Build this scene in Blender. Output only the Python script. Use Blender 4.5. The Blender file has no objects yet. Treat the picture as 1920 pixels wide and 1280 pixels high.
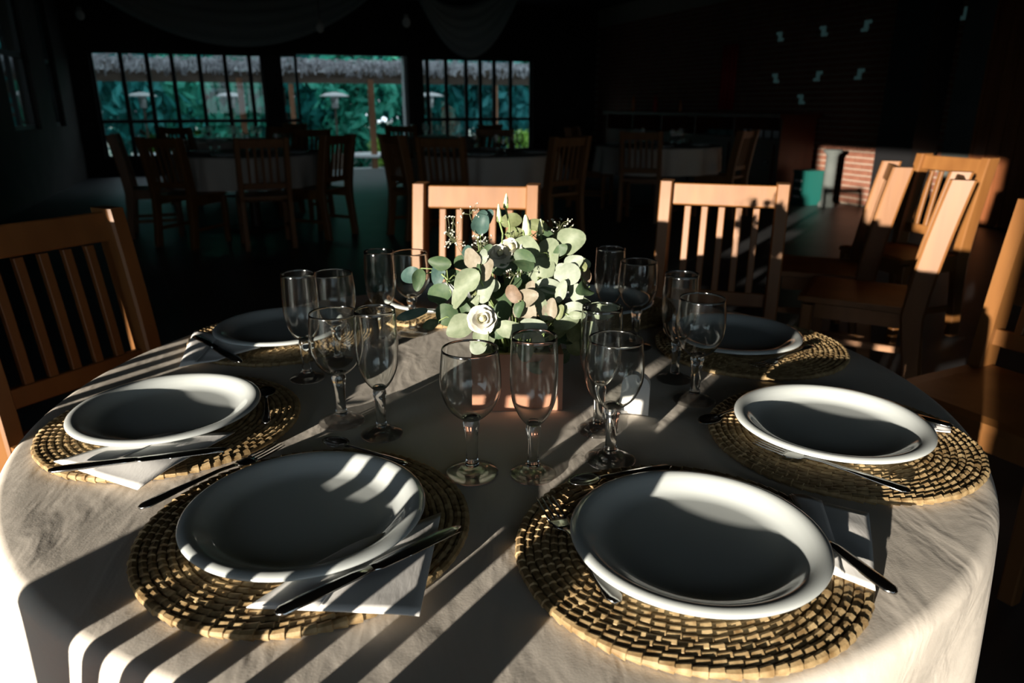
import bpy, bmesh, math, random
from mathutils import Vector, Matrix, Euler
random.seed(7)
S = bpy.context.scene
COL = S.collection
PI = math.pi
TZ = 0.76                      # table top height
EYE = TZ + 0.4591              # camera height
F_PX = 1343.95
PITCH = math.radians(18.2514)

# ------------------------------------------------------------------ camera
cam_d = bpy.data.cameras.new('camera')
cam = bpy.data.objects.new('camera', cam_d); COL.objects.link(cam)
cam_d.sensor_width = 36.0; cam_d.sensor_fit = 'HORIZONTAL'
cam_d.lens = F_PX / 1920 * 36.0
cam_d.clip_start = 0.02; cam_d.clip_end = 200
cam.location = (0, 0, EYE)
cam.rotation_euler = (PI/2 - PITCH, 0, math.radians(0.0))
cam_d.dof.use_dof = True
cam_d.dof.focus_distance = 0.90
cam_d.dof.aperture_fstop = 6.0
S.camera = cam

# ------------------------------------------------------------------ world, sun, exposure
w = bpy.data.worlds.new('sky'); S.world = w; w.use_nodes = True
bg = w.node_tree.nodes['Background']
bg.inputs[0].default_value = (0.62, 0.74, 0.83, 1); bg.inputs[1].default_value = 2.45
SUN_AZ = math.radians(57.0)    # direction the light travels to, from +x
SUN_EL = math.radians(5.2)
sd = bpy.data.lights.new('sun', 'SUN'); sun = bpy.data.objects.new('sun', sd); COL.objects.link(sun)
sd.energy = 12.4; sd.angle = math.radians(0.53); sd.color = (1.0, 0.90, 0.76)
dv = Vector((math.cos(SUN_AZ)*math.cos(SUN_EL), math.sin(SUN_AZ)*math.cos(SUN_EL), -math.sin(SUN_EL)))
sun.rotation_euler = dv.to_track_quat('-Z', 'Y').to_euler()
sun.location = (-6, -9, 5)
S.view_settings.view_transform = 'Standard'; S.view_settings.look = 'None'
S.view_settings.gamma = 1.0; S.view_settings.use_curve_mapping = False
S.view_settings.exposure = 0.0
cy = S.cycles
cy.use_denoising = True
cy.max_bounces = 20; cy.diffuse_bounces = 4; cy.glossy_bounces = 4
cy.transmission_bounces = 20; cy.transparent_max_bounces = 40
cy.caustics_reflective = False; cy.caustics_refractive = False
cy.sample_clamp_indirect = 4.0

# ------------------------------------------------------------------ room frame
RA = math.radians(20.0)
def R(u, v, z=0.0):
    return Vector((u*math.cos(RA) - v*math.sin(RA), u*math.sin(RA) + v*math.cos(RA), z))
U0, U1, V0, V1, ZC = -2.6, 7.3, -2.5, 14.8, 3.1

def ray(px, py):
    a, b = (px-960)/F_PX, (py-640)/F_PX
    c, s = math.cos(PITCH), math.sin(PITCH)
    return Vector((a, c - b*s, -s - b*c))
def onz(px, py, z):            # point of the view ray at a height
    d = ray(px, py); t = (z-EYE)/d.z
    return Vector((d.x*t, d.y*t, z))
def ony(px, py, y):            # point of the view ray at a depth
    d = ray(px, py); t = y/d.y
    return Vector((d.x*t, y, EYE+d.z*t))

# ------------------------------------------------------------------ materials
MATS = {}
def mat(name, col, rough=0.6, metal=0.0, spec=0.5, noise=None, bump=None, **kw):
    """noise=(scale,(col2),stretch xyz) ; bump=(scale,strength,distance,stretch)"""
    m = bpy.data.materials.new(name); m.use_nodes = True
    nt = m.node_tree; N = nt.nodes; L = nt.links
    p = N['Principled BSDF']
    p.inputs['Base Color'].default_value = (*col, 1); p.inputs['Roughness'].default_value = rough
    p.inputs['Metallic'].default_value = metal; p.inputs['Specular IOR Level'].default_value = spec
    tc = N.new('ShaderNodeTexCoord')
    def nz(scale, stretch, detail=4):
        mp = N.new('ShaderNodeMapping'); mp.inputs['Scale'].default_value = stretch
        L.new(tc.outputs['Object'], mp.inputs[0])
        t = N.new('ShaderNodeTexNoise'); t.inputs['Scale'].default_value = scale
        t.inputs['Detail'].default_value = detail
        L.new(mp.outputs[0], t.inputs['Vector']); return t
    if noise:
        t = nz(noise[0], noise[2])
        r = N.new('ShaderNodeValToRGB'); r.color_ramp.elements[0].position = 0.32; r.color_ramp.elements[1].position = 0.68
        r.color_ramp.elements[0].color = (*col, 1); r.color_ramp.elements[1].color = (*noise[1], 1)
        L.new(t.outputs[0], r.inputs[0]); L.new(r.outputs[0], p.inputs['Base Color'])
    if bump:
        t = nz(bump[0], bump[3])
        b = N.new('ShaderNodeBump'); b.inputs['Strength'].default_value = bump[1]; b.inputs['Distance'].default_value = bump[2]
        L.new(t.outputs[0], b.inputs['Height']); L.new(b.outputs[0], p.inputs['Normal'])
    for k, v in kw.items():
        p.inputs[k.replace('_', ' ')].default_value = v
    MATS[name] = m
    return m

def wood(name, c1, c2, rough=0.45):
    return mat(name, c1, rough, noise=(9, c2, (1, 1, .12)), bump=(30, .25, .002, (1, 1, .1)))
wood('chair_wood', (.175, .068, .017), (.26, .112, .030), .5)
wood('dark_wood', (.035, .018, .011), (.055, .028, .016), .5)
wood('red_wood', (.075, .018, .008), (.11, .028, .012), .4)
wood('door_wood', (.17, .055, .02), (.25, .085, .03), .45)
wood('post_wood', (.20, .085, .04), (.28, .13, .06), .6)
mat('box_wood', (.40, .185, .11), .55, noise=(14, (.48, .235, .15), (.15, 1, 1)), bump=(40, .2, .001, (.1, 1, 1)))
mat('porcelain', (.55, .59, .585), .10, spec=.6)
mat('steel', (.55, .55, .54), .16, metal=1.0)
mat('napkin', (.80, .79, .77), .9, spec=.1, bump=(260, .35, .0006, (1, .25, 1)))
mat('ceramic_white', (.80, .79, .76), .5)
mat('plaster', (.09, .10, .095), .9, noise=(3, (.065, .075, .07), (1, 1, 1)))
mat('mortar', (.33, .28, .22), .95, bump=(60, .4, .004, (1, 1, 1)))
mat('brick', (.15, .052, .03), .9, noise=(6, (.22, .09, .055), (1, 1, 1)), bump=(50, .5, .004, (1, 1, 1)))
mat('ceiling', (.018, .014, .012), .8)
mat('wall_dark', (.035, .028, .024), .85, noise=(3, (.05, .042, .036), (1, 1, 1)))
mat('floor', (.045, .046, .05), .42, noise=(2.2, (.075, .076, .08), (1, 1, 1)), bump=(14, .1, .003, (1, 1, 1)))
mat('frame_black', (.008, .008, .009), .5)
mat('metal_grey', (.45, .46, .46), .35, metal=.7)
mat('white_paint', (.70, .72, .72), .5)
mat('swag', (.36, .42, .44), .95)
mat('thatch', (.10, .10, .105), .95, noise=(2.2, (.62, .63, .66), (1, 4, 4)))
mat('ground', (.16, .20, .15), .95, noise=(1.2, (.26, .29, .25), (1, 1, 1)))
mat('deck', (.28, .30, .30), .8, noise=(2, (.36, .38, .38), (1, 1, 1)))
mat('bark', (.07, .05, .035), .9)
mat('petal', (.62, .60, .52), .7, spec=.2)
mat('petal_core', (.58, .55, .36), .7, spec=.2)
mat('bud', (.62, .68, .40), .6, spec=.3)
mat('stem_green', (.20, .27, .10), .6)
mat('gyp', (.50, .50, .44), .7)
mat('gyp_stem', (.10, .11, .05), .7)
mat('red', (.42, .012, .012), .6)
mat('orange_glass', (.55, .16, .03), .2)
mat('green_box', (.008, .10, .085), .5)
mat('teal_dish', (.20, .38, .36), .25)

# tablecloth: cotton with long soft wrinkles
def cloth_mat():
    m = mat('cloth', (.74, .68, .60), .92, spec=.1)
    nt = m.node_tree; N = nt.nodes; L = nt.links; p = N['Principled BSDF']
    tc = N.new('ShaderNodeTexCoord')
    def nz(scale, st, rot, detail, dist=0.6):
        mp = N.new('ShaderNodeMapping'); mp.inputs['Scale'].default_value = st; mp.inputs['Rotation'].default_value = (0, 0, rot)
        L.new(tc.outputs['Object'], mp.inputs[0])
        t = N.new('ShaderNodeTexNoise'); t.inputs['Scale'].default_value = scale; t.inputs['Detail'].default_value = detail
        t.inputs['Distortion'].default_value = dist
        L.new(mp.outputs[0], t.inputs['Vector']); return t
    a = nz(13, (1, .42, 1), .75, 3); b = nz(42, (1, .5, 1), .2, 4); c = nz(420, (1, 1, 1), 0, 1, 0)
    b1 = N.new('ShaderNodeBump'); b1.inputs['Strength'].default_value = .8; b1.inputs['Distance'].default_value = .005
    b2 = N.new('ShaderNodeBump'); b2.inputs['Strength'].default_value = .45; b2.inputs['Distance'].default_value = .0011
    b3 = N.new('ShaderNodeBump'); b3.inputs['Strength'].default_value = .25; b3.inputs['Distance'].default_value = .0003
    L.new(a.outputs[0], b1.inputs['Height']); L.new(b.outputs[0], b2.inputs['Height']); L.new(c.outputs[0], b3.inputs['Height'])
    L.new(b1.outputs[0], b2.inputs['Normal']); L.new(b2.outputs[0], b3.inputs['Normal']); L.new(b3.outputs[0], p.inputs['Normal'])
cloth_mat()

def straw_mat():
    m = mat('straw', (.36, .25, .115), .62, spec=.35)
    nt = m.node_tree; N = nt.nodes; L = nt.links; p = N['Principled BSDF']
    tc = N.new('ShaderNodeTexCoord')
    t = N.new('ShaderNodeTexNoise'); t.inputs['Scale'].default_value = 75; t.inputs['Detail'].default_value = 2
    L.new(tc.outputs['Object'], t.inputs['Vector'])
    r = N.new('ShaderNodeValToRGB')
    r.color_ramp.elements[0].position = .3; r.color_ramp.elements[0].color = (.19, .115, .045, 1)
    r.color_ramp.elements[1].position = .7; r.color_ramp.elements[1].color = (.47, .345, .18, 1)
    L.new(t.outputs[0], r.inputs[0]); L.new(r.outputs[0], p.inputs['Base Color'])
    t2 = N.new('ShaderNodeTexNoise'); t2.inputs['Scale'].default_value = 500; t2.inputs['Detail'].default_value = 2
    L.new(tc.outputs['Object'], t2.inputs['Vector'])
    b = N.new('ShaderNodeBump'); b.inputs['Strength'].default_value = .4; b.inputs['Distance'].default_value = .0006
    L.new(t2.outputs[0], b.inputs['Height']); L.new(b.outputs[0], p.inputs['Normal'])
straw_mat()

def thin_glass(name, tint=(.975, .985, .98), edge=(.62, .68, .66), f0=.045):
    m = bpy.data.materials.new(name); m.use_nodes = True
    nt = m.node_tree; N = nt.nodes; L = nt.links
    N.remove(N['Principled BSDF']); out = N['Material Output']
    lw = N.new('ShaderNodeLayerWeight'); lw.inputs['Blend'].default_value = .5
    pw = N.new('ShaderNodeMath'); pw.operation = 'POWER'; pw.inputs[1].default_value = 5
    L.new(lw.outputs['Facing'], pw.inputs[0])
    ma = N.new('ShaderNodeMath'); ma.operation = 'MULTIPLY_ADD'; ma.inputs[1].default_value = .85; ma.inputs[2].default_value = f0
    L.new(pw.outputs[0], ma.inputs[0])
    p3 = N.new('ShaderNodeMath'); p3.operation = 'POWER'; p3.inputs[1].default_value = 4
    L.new(lw.outputs['Facing'], p3.inputs[0])
    mc = N.new('ShaderNodeMix'); mc.data_type = 'RGBA'
    mc.inputs[6].default_value = (*tint, 1); mc.inputs[7].default_value = (*edge, 1)
    L.new(p3.outputs[0], mc.inputs[0])
    tr = N.new('ShaderNodeBsdfTransparent'); L.new(mc.outputs[2], tr.inputs[0])
    gl = N.new('ShaderNodeBsdfGlossy'); gl.inputs['Roughness'].default_value = .02
    mx = N.new('ShaderNodeMixShader'); L.new(ma.outputs[0], mx.inputs[0]); L.new(tr.outputs[0], mx.inputs[1]); L.new(gl.outputs[0], mx.inputs[2])
    L.new(mx.outputs[0], out.inputs[0]); MATS[name] = m
thin_glass('glass_bowl')
thin_glass('window_pane', (.97, .985, .985), (.8, .85, .85), .03)
def solid_glass(name, clear=0.0):
    m = bpy.data.materials.new(name); m.use_nodes = True
    nt = m.node_tree; N = nt.nodes; L = nt.links
    N.remove(N['Principled BSDF'])
    g = N.new('ShaderNodeBsdfRefraction'); g.inputs['IOR'].default_value = 1.48; g.inputs['Roughness'].default_value = 0.0
    g.inputs['Color'].default_value = (.98, .99, .985, 1)
    gl = N.new('ShaderNodeBsdfGlossy'); gl.inputs['Roughness'].default_value = .10
    fr = N.new('ShaderNodeFresnel'); fr.inputs['IOR'].default_value = 1.5
    mx = N.new('ShaderNodeMixShader'); L.new(fr.outputs[0], mx.inputs[0]); L.new(g.outputs[0], mx.inputs[1]); L.new(gl.outputs[0], mx.inputs[2])
    if clear:
        tr = N.new('ShaderNodeBsdfTransparent'); m2 = N.new('ShaderNodeMixShader'); m2.inputs[0].default_value = clear
        L.new(mx.outputs[0], m2.inputs[1]); L.new(tr.outputs[0], m2.inputs[2]); mx = m2
    L.new(mx.outputs[0], N['Material Output'].inputs[0]); MATS[name] = m
solid_glass('glass_solid'); solid_glass('glass_foot', .45)
def leaf_mat(name, col, col2, trans=.3, rough=.5):
    m = bpy.data.materials.new(name); m.use_nodes = True
    nt = m.node_tree; N = nt.nodes; L = nt.links
    p = N['Principled BSDF']; p.inputs['Roughness'].default_value = rough; p.inputs['Specular IOR Level'].default_value = .3
    tc = N.new('ShaderNodeTexCoord'); t = N.new('ShaderNodeTexNoise'); t.inputs['Scale'].default_value = 3.0; t.inputs['Detail'].default_value = 5
    oi = N.new('ShaderNodeObjectInfo'); va = N.new('ShaderNodeVectorMath'); va.operation = 'ADD'
    L.new(tc.outputs['Object'], va.inputs[0]); L.new(oi.outputs['Random'], va.inputs[1]); L.new(va.outputs[0], t.inputs['Vector'])
    r = N.new('ShaderNodeValToRGB'); r.color_ramp.elements[0].position = .3; r.color_ramp.elements[1].position = .7
    r.color_ramp.elements[0].color = (*col, 1); r.color_ramp.elements[1].color = (*col2, 1)
    L.new(t.outputs[0], r.inputs[0]); L.new(r.outputs[0], p.inputs['Base Color'])
    tl = N.new('ShaderNodeBsdfTranslucent'); L.new(r.outputs[0], tl.inputs[0])
    mx = N.new('ShaderNodeMixShader'); mx.inputs[0].default_value = trans
    L.new(p.outputs[0], mx.inputs[1]); L.new(tl.outputs[0], mx.inputs[2]); L.new(mx.outputs[0], N['Material Output'].inputs[0])
    MATS[name] = m
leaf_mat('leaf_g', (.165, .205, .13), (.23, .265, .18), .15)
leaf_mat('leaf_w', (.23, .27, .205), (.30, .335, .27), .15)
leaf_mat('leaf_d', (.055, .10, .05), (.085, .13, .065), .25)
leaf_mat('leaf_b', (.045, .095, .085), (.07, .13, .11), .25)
leaf_mat('leaf_p', (.21, .18, .13), (.27, .24, .185), .15)
leaf_mat('leaf_r', (.15, .10, .065), (.22, .15, .10), .2)
leaf_mat('leaf_y', (.15, .175, .075), (.21, .235, .115), .25)
leaf_mat('tree_a', (.025, .24, .235), (.04, .36, .33), .35)
leaf_mat('tree_b', (.025, .27, .20), (.05, .40, .27), .35)
leaf_mat('tree_c', (.02, .17, .18), (.035, .26, .26), .35)
leaf_mat('tree_y', (.22, .42, .06), (.35, .55, .10), .3)
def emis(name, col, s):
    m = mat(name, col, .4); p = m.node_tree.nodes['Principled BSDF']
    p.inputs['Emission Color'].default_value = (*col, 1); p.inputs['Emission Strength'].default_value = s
emis('daylight_glow', (.16, .34, .34), .06)  # weak emission put in for daylight showing through the brickwork

# ------------------------------------------------------------------ mesh helpers
class MB:
    def __init__(s): s.v = []; s.f = []
    def add(s, vs, fs):
        o = len(s.v); s.v += [tuple(x) for x in vs]; s.f += [tuple(o+i for i in f) for f in fs]; return s
    def box(s, c, d, M=None, ch=0.0):
        cx, cy_, cz = c; x, y, z = d[0]/2, d[1]/2, d[2]/2
        vs = [Vector((cx+a*x, cy_+b*y, cz+e*z)) for a in (-1, 1) for b in (-1, 1) for e in (-1, 1)]
        if M is not None: vs = [M @ q for q in vs]
        return s.add(vs, [(0, 1, 3, 2), (4, 6, 7, 5), (0, 4, 5, 1), (2, 3, 7, 6), (0, 2, 6, 4), (1, 5, 7, 3)])
    def sweep(s, path, prof, up=None):
        """prof: list of (a,b) ; path: list of (pos, axisA, axisB, scale)"""
        n = len(prof); vs = []
        for (p, A, B, k) in path:
            for (a, b) in prof: vs.append(Vector(p)+Vector(A)*a*k+Vector(B)*b*k)
        fs = []
        for i in range(len(path)-1):
            for j in range(n):
                fs.append((i*n+j, i*n+(j+1) % n, (i+1)*n+(j+1) % n, (i+1)*n+j))
        fs.append(tuple(range(n-1, -1, -1))); fs.append(tuple((len(path)-1)*n+j for j in range(n)))
        return s.add(vs, fs)
    def tube(s, pts, rad, n=6):
        path = []
        pts = [Vector(p) for p in pts]
        for i, p in enumerate(pts):
            d = (pts[min(i+1, len(pts)-1)]-pts[max(i-1, 0)]).normalized()
            a = d.orthogonal().normalized() if i == 0 else (path[-1][1] - d*path[-1][1].dot(d)).normalized()
            b = d.cross(a)
            r = rad[i] if isinstance(rad, (list, tuple)) else rad
            path.append((p, a, b, r))
        return s.sweep(path, [(math.cos(2*PI*k/n), math.sin(2*PI*k/n)) for k in range(n)])
    def lathe(s, prof, n=48, closed=False):
        m = len(prof); vs = []
        for j in range(n):
            c, q = math.cos(2*PI*j/n), math.sin(2*PI*j/n)
            for (r, z) in prof: vs.append((r*c, r*q, z))
        fs = []
        for j in range(n):
            for i in range(m-1 if not closed else m):
                a = j*m+i; b = j*m+(i+1) % m; c = ((j+1) % n)*m+(i+1) % m; d = ((j+1) % n)*m+i
                fs.append((a, d, c, b))
        s.add(vs, fs); return s
    def ball(s, c, r, n=6, m=4, sc=(1, 1, 1)):
        vs = [Vector(c)+Vector((0, 0, -r*sc[2]))]
        for i in range(1, m):
            t = -PI/2+PI*i/m
            for j in range(n):
                vs.append(Vector(c)+Vector((r*sc[0]*math.cos(t)*math.cos(2*PI*j/n), r*sc[1]*math.cos(t)*math.sin(2*PI*j/n), r*sc[2]*math.sin(t))))
        vs.append(Vector(c)+Vector((0, 0, r*sc[2])))
        fs = [(0, 1+(j+1) % n, 1+j) for j in range(n)]
        for i in range(m-2):
            for j in range(n):
                a = 1+i*n+j; b = 1+i*n+(j+1) % n; fs.append((a, b, b+n, a+n))
        t = len(vs)-1
        fs += [(t, 1+(m-2)*n+j, 1+(m-2)*n+(j+1) % n) for j in range(n)]
        return s.add(vs, fs)
    def mesh(s, name, m, smooth=False, weld=False):
        me = bpy.data.meshes.new(name); me.from_pydata(s.v, [], s.f)
        if weld:
            b = bmesh.new(); b.from_mesh(me); bmesh.ops.remove_doubles(b, verts=b.verts, dist=1e-6)
            bmesh.ops.recalc_face_normals(b, faces=b.faces); b.to_mesh(me); b.free()
        me.update()
        if smooth: me.shade_smooth()
        me.materials.append(MATS[m] if isinstance(m, str) else m)
        return me
    def obj(s, name, m, parent=None, smooth=False, weld=True):
        return link(name, s.mesh(name, m, smooth, weld), parent)
def link(name, data, parent=None):
    o = bpy.data.objects.new(name, data); COL.objects.link(o)
    if parent is not None: o.parent = parent
    return o
def smooth_by_angle(me, ang=40):
    b = bmesh.new(); b.from_mesh(me)
    for f in b.faces: f.smooth = True
    for e in b.edges:
        if len(e.link_faces) == 2 and e.calc_face_angle(0) > math.radians(ang): e.smooth = False
    b.to_mesh(me); b.free()
def tag(o, label=None, cat=None, group=None, kind=None):
    if label: o['label'] = label
    if cat: o['category'] = cat
    if group: o['group'] = group
    if kind: o['kind'] = kind
    return o
def empty(name, loc=(0, 0, 0), rz=0):
    o = link(name, None); o.location = loc; o.rotation_euler = (0, 0, rz); o.empty_display_size = .05; return o
def tree(root, parent=None):
    c = root.copy(); COL.objects.link(c); c.parent = parent
    for ch in list(root.children): tree(ch, c)
    return c
def rbox(mb, u0, u1, v0, v1, z0, z1):      # box in the room frame
    M = Matrix.Rotation(RA, 4, 'Z')
    return mb.box(((u0+u1)/2, (v0+v1)/2, (z0+z1)/2), (u1-u0, v1-v0, z1-z0), M)
def struct(name, mb, m, parent=None, label=None):
    o = mb.obj(name, m, parent); 
    if parent is None: o['kind'] = 'structure'
    if label: o['label'] = label
    return o

# ================================================================== THE ROOM
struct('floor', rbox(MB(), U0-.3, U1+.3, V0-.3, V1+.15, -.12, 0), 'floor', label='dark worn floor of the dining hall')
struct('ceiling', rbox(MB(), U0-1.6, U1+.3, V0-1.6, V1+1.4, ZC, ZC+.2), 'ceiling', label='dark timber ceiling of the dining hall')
# left wall with the tall garden opening where the sun comes in, and window strips near the far corner
SO0, SO1, SOT = -2.28, .46, 1.82
mb = MB()
rbox(mb, U0-.25, U0, V0, SO0, 0, ZC); rbox(mb, U0-.25, U0, SO0, SO1, SOT, ZC); rbox(mb, U0-.25, U0, SO1, 10.75, 0, ZC)
rbox(mb, U0-.25, U0, 10.75, 12.1, 0, .9); rbox(mb, U0-.25, U0, 10.75, 12.1, 2.75, ZC)
rbox(mb, U0-.25, U0, 12.1, 13.0, 0, ZC)
rbox(mb, U0-.25, U0, 13.0, 13.7, 0, .9); rbox(mb, U0-.25, U0, 13.0, 13.7, 2.75, ZC)
rbox(mb, U0-.25, U0, 13.7, V1, 0, ZC)
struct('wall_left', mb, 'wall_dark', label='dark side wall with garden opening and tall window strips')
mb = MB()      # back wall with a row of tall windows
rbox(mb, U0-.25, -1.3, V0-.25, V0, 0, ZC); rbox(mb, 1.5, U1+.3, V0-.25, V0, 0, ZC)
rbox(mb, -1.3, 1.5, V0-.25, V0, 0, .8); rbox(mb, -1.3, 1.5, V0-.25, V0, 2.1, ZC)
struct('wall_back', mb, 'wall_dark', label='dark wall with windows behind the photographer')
# far wall: beam, dado, piers
mb = MB()
rbox(mb, U0-.25, U1+.3, V1, V1+.22, 2.12, ZC)
rbox(mb, U0-.25, -2.3, V1, V1+.22, 0, 2.12)
rbox(mb, .52, .80, V1-.05, V1+.22, 0, 2.12)
rbox(mb, 3.20, 3.48, V1-.05, V1+.22, 0, 2.12)
rbox(mb, 5.85, U1+.3, V1, V1+.22, 0, 2.12)
rbox(mb, -2.3, .52, V1, V1+.22, 0, .30); rbox(mb, 3.48, 5.85, V1, V1+.22, 0, .30); rbox(mb, .8, 1.13, V1, V1+.22, 0, .3)
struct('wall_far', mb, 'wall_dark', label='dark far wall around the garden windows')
# windows of the far wall
def window(n, u0, u1, mull, z0=.30, z1=2.12, v=V1+.08, rail=.94, label=''):
    fr = MB()
    rbox(fr, u0, u1, v-.03, v+.03, z1-.05, z1); rbox(fr, u0, u1, v-.03, v+.03, z0, z0+.05)
    rbox(fr, u0, u0+.05, v-.03, v+.03, z0, z1); rbox(fr, u1-.05, u1, v-.03, v+.03, z0, z1)
    o = struct('window_%d' % n, fr, 'frame_black', label=label)
    xs = [u0]+mull+[u1]
    for m in mull: rbox(MB(), m-.035, m+.035, v-.028, v+.028, z0, z1).obj('mullion', 'frame_black', o)
    if rail: rbox(MB(), u0, u1, v-.034, v+.034, rail-.03, rail+.03).obj('rail', 'frame_black', o)
    for a, b in zip(xs[:-1], xs[1:]):
        rbox(MB(), a+.02, b-.02, v-.003, v+.003, z0+.03, z1-.03).obj('pane', 'window_pane', o)
window(1, -2.3, .52, [-1.82, -1.41, -1.01, -.56, -.13, .29], label='wide window with many black mullions at the far left')
window(2, .80, 1.13, [], label='narrow black framed window light beside the open doorway')
window(3, 3.48, 5.85, [3.62, 4.0, 4.42, 4.72, 5.02, 5.38], label='dim far window with closely set black mullions')
window(6, -1.3, 1.5, [-.74, -.18, .38, .94], .8, 2.1, V0-.1, 1.9, label='row of black framed windows behind the photographer')
# doorway leaves its jamb pale
struct('trim_1', rbox(MB(), 3.13, 3.20, V1-.02, V1+.24, 0, 2.12), 'white_paint', label='pale jamb of the far garden doorway')
# side window strips
def side_window(n, v0, v1, mull, label):
    fr = MB(); u = U0-.1
    for a in [v0+.03, v1-.03]: rbox(fr, u-.03, u+.03, a-.03, a+.03, .9, 2.75)
    for z in (.93, 1.85, 2.72): rbox(fr, u-.03, u+.03, v0, v1, z-.03, z+.03)
    o = struct('window_%d' % n, fr, 'frame_black', label=label)
    for m in mull: rbox(MB(), u-.025, u+.025, m-.03, m+.03, .9, 2.75).obj('mullion', 'frame_black', o)
    xs = [v0]+mull+[v1]
    for a, b in zip(xs[:-1], xs[1:]): rbox(MB(), u-.003, u+.003, a+.02, b-.02, .93, 2.72).obj('pane', 'window_pane', o)
side_window(4, 10.75, 12.1, [11.4], 'tall narrow window strip at the left edge')
side_window(5, 13.0, 13.7, [], 'slim window strip near the far left corner')
# portals guide the daylight through the openings
def portal(u, v, z, wd, ht, rot):
    l = bpy.data.lights.new('daylight_portal', 'AREA'); l.shape = 'RECTANGLE'; l.size = wd; l.size_y = ht
    l.cycles.is_portal = True
    o = bpy.data.objects.new('daylight_portal', l); COL.objects.link(o); o.location = R(u, v, z); o.rotation_euler = rot
portal(U0-.27, (SO0+SO1)/2, SOT/2, SO1-SO0, SOT, (PI/2, 0, RA-PI/2))
portal(.1, V0-.3, 1.45, 2.8, 1.3, (PI/2, 0, RA))
portal(1.8, V1+.3, 1.15, 8.2, 2.0, (-PI/2, 0, RA))

# right wall: brick
wr = struct('wall_right', rbox(MB(), U1, U1+.25, V0, V1+.2, 0, ZC), 'mortar', label='brick side wall behind the bar')
BL, BH, MJ = .235, .058, .014
bricks = []
for row in range(int(2.75/(BH+MJ))):
    z = .02+row*(BH+MJ)
    v = 6.06 + (0 if row % 2 else -.125)
    while v < 14.6:
        a, b = max(v, 6.05), v+BL
        if b-a > .05: bricks.append((a, b, z))
        v += BL+MJ
bricks.sort(key=lambda t: (R(U1, (t[0]+t[1])/2, 0)-Vector((0, 0, 0))).length + .6*abs(t[2]-1.35))
Mr = Matrix.Rotation(RA, 4, 'Z')
bmesh_full = MB().box((0, 0, BH/2), (.024, BL, BH)).mesh('brick', 'brick')
def brick_obj(a, b, z):
    o = link('brick', bmesh_full, wr)
    o.location = R(U1-.004+random.uniform(-.003, .003), (a+b)/2, z); o.rotation_euler = (0, 0, RA)
    o.scale = (1, (b-a)/BL, 1)
holes = []
for (v_, z_) in [(8.97, 2.12), (8.13, 2.12), (7.42, 2.12), (6.08, 2.12), (5.42, 2.2), (8.97, 1.57), (8.13, 1.57), (7.42, 1.57), (8.4, 1.28), (10.1, 2.0)]:
    holes.append((v_, z_))
rest = MB(); k = 0
for (a, b, z) in bricks:
    if k < 300: brick_obj(a, b, z); k += 1
    else: rbox(rest, U1-.014+random.uniform(-.003, .003), U1+.01, a, b, z, z+BH)
o = rest.obj('brick_field', 'brick', wr); o['kind'] = 'stuff'
for (v_, z_) in holes:       # glowing patches on the bricks imitate daylight coming through the wall
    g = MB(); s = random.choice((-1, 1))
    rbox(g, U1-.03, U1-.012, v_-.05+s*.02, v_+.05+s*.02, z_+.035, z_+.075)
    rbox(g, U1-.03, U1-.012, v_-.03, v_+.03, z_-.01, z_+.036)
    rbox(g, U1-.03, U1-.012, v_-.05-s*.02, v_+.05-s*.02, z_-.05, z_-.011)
    o = g.obj('daylight_patch', 'daylight_glow', wr); o['label'] = 'small teal glow imitating daylight through the brick wall'
# plaster jamb and timber door
struct('trim_2', rbox(MB(), U1-.06, U1+.02, 5.72, 6.05, 0, 2.6), 'plaster', label='grey green plaster door jamb on the right')
dr = struct('door_1', rbox(MB(), U1-.03, U1+.03, 3.9, 5.72, 0, 2.35), 'dark_wood', label='orange brown plank door at the right edge')
v = 3.92
while v < 5.7:
    rbox(MB(), U1-.055, U1-.03, v, v+.135, .02, 2.33).obj('plank', 'door_wood', dr); v += .147
# dark column
colm = empty('column', R(6.88, 6.2, 0), RA)
MB().box((0, 0, 1.55), (.36, .48, 3.1)).obj('shaft', 'frame_black', colm)
MB().box((0, 0, .06), (.44, .5, .12)).obj('base', 'frame_black', colm)
tag(colm, 'tall black column standing before the brick wall', 'column')

# ================================================================== MAIN TABLE
TC = Vector((-.0219, 1.1519, 0)); TR = .7278
tb = empty('round_table', TC)
MB().lathe([(0, TZ-.035), (TR-.02, TZ-.035), (TR-.02, TZ-.004), (0, TZ-.004)], 64).obj('tabletop', 'dark_wood', tb)
for k in range(4):
    a = PI/4+k*PI/2
    MB().sweep([((.5*math.cos(a), .5*math.sin(a), 0), (1, 0, 0), (0, 1, 0), .03), ((.45*math.cos(a), .45*math.sin(a), TZ-.035), (1, 0, 0), (0, 1, 0), .035)], [(-1, -1), (1, -1), (1, 1), (-1, 1)]).obj('leg', 'dark_wood', tb)
tag(tb, 'round wooden table hidden under the white cloth', 'table')

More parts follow.
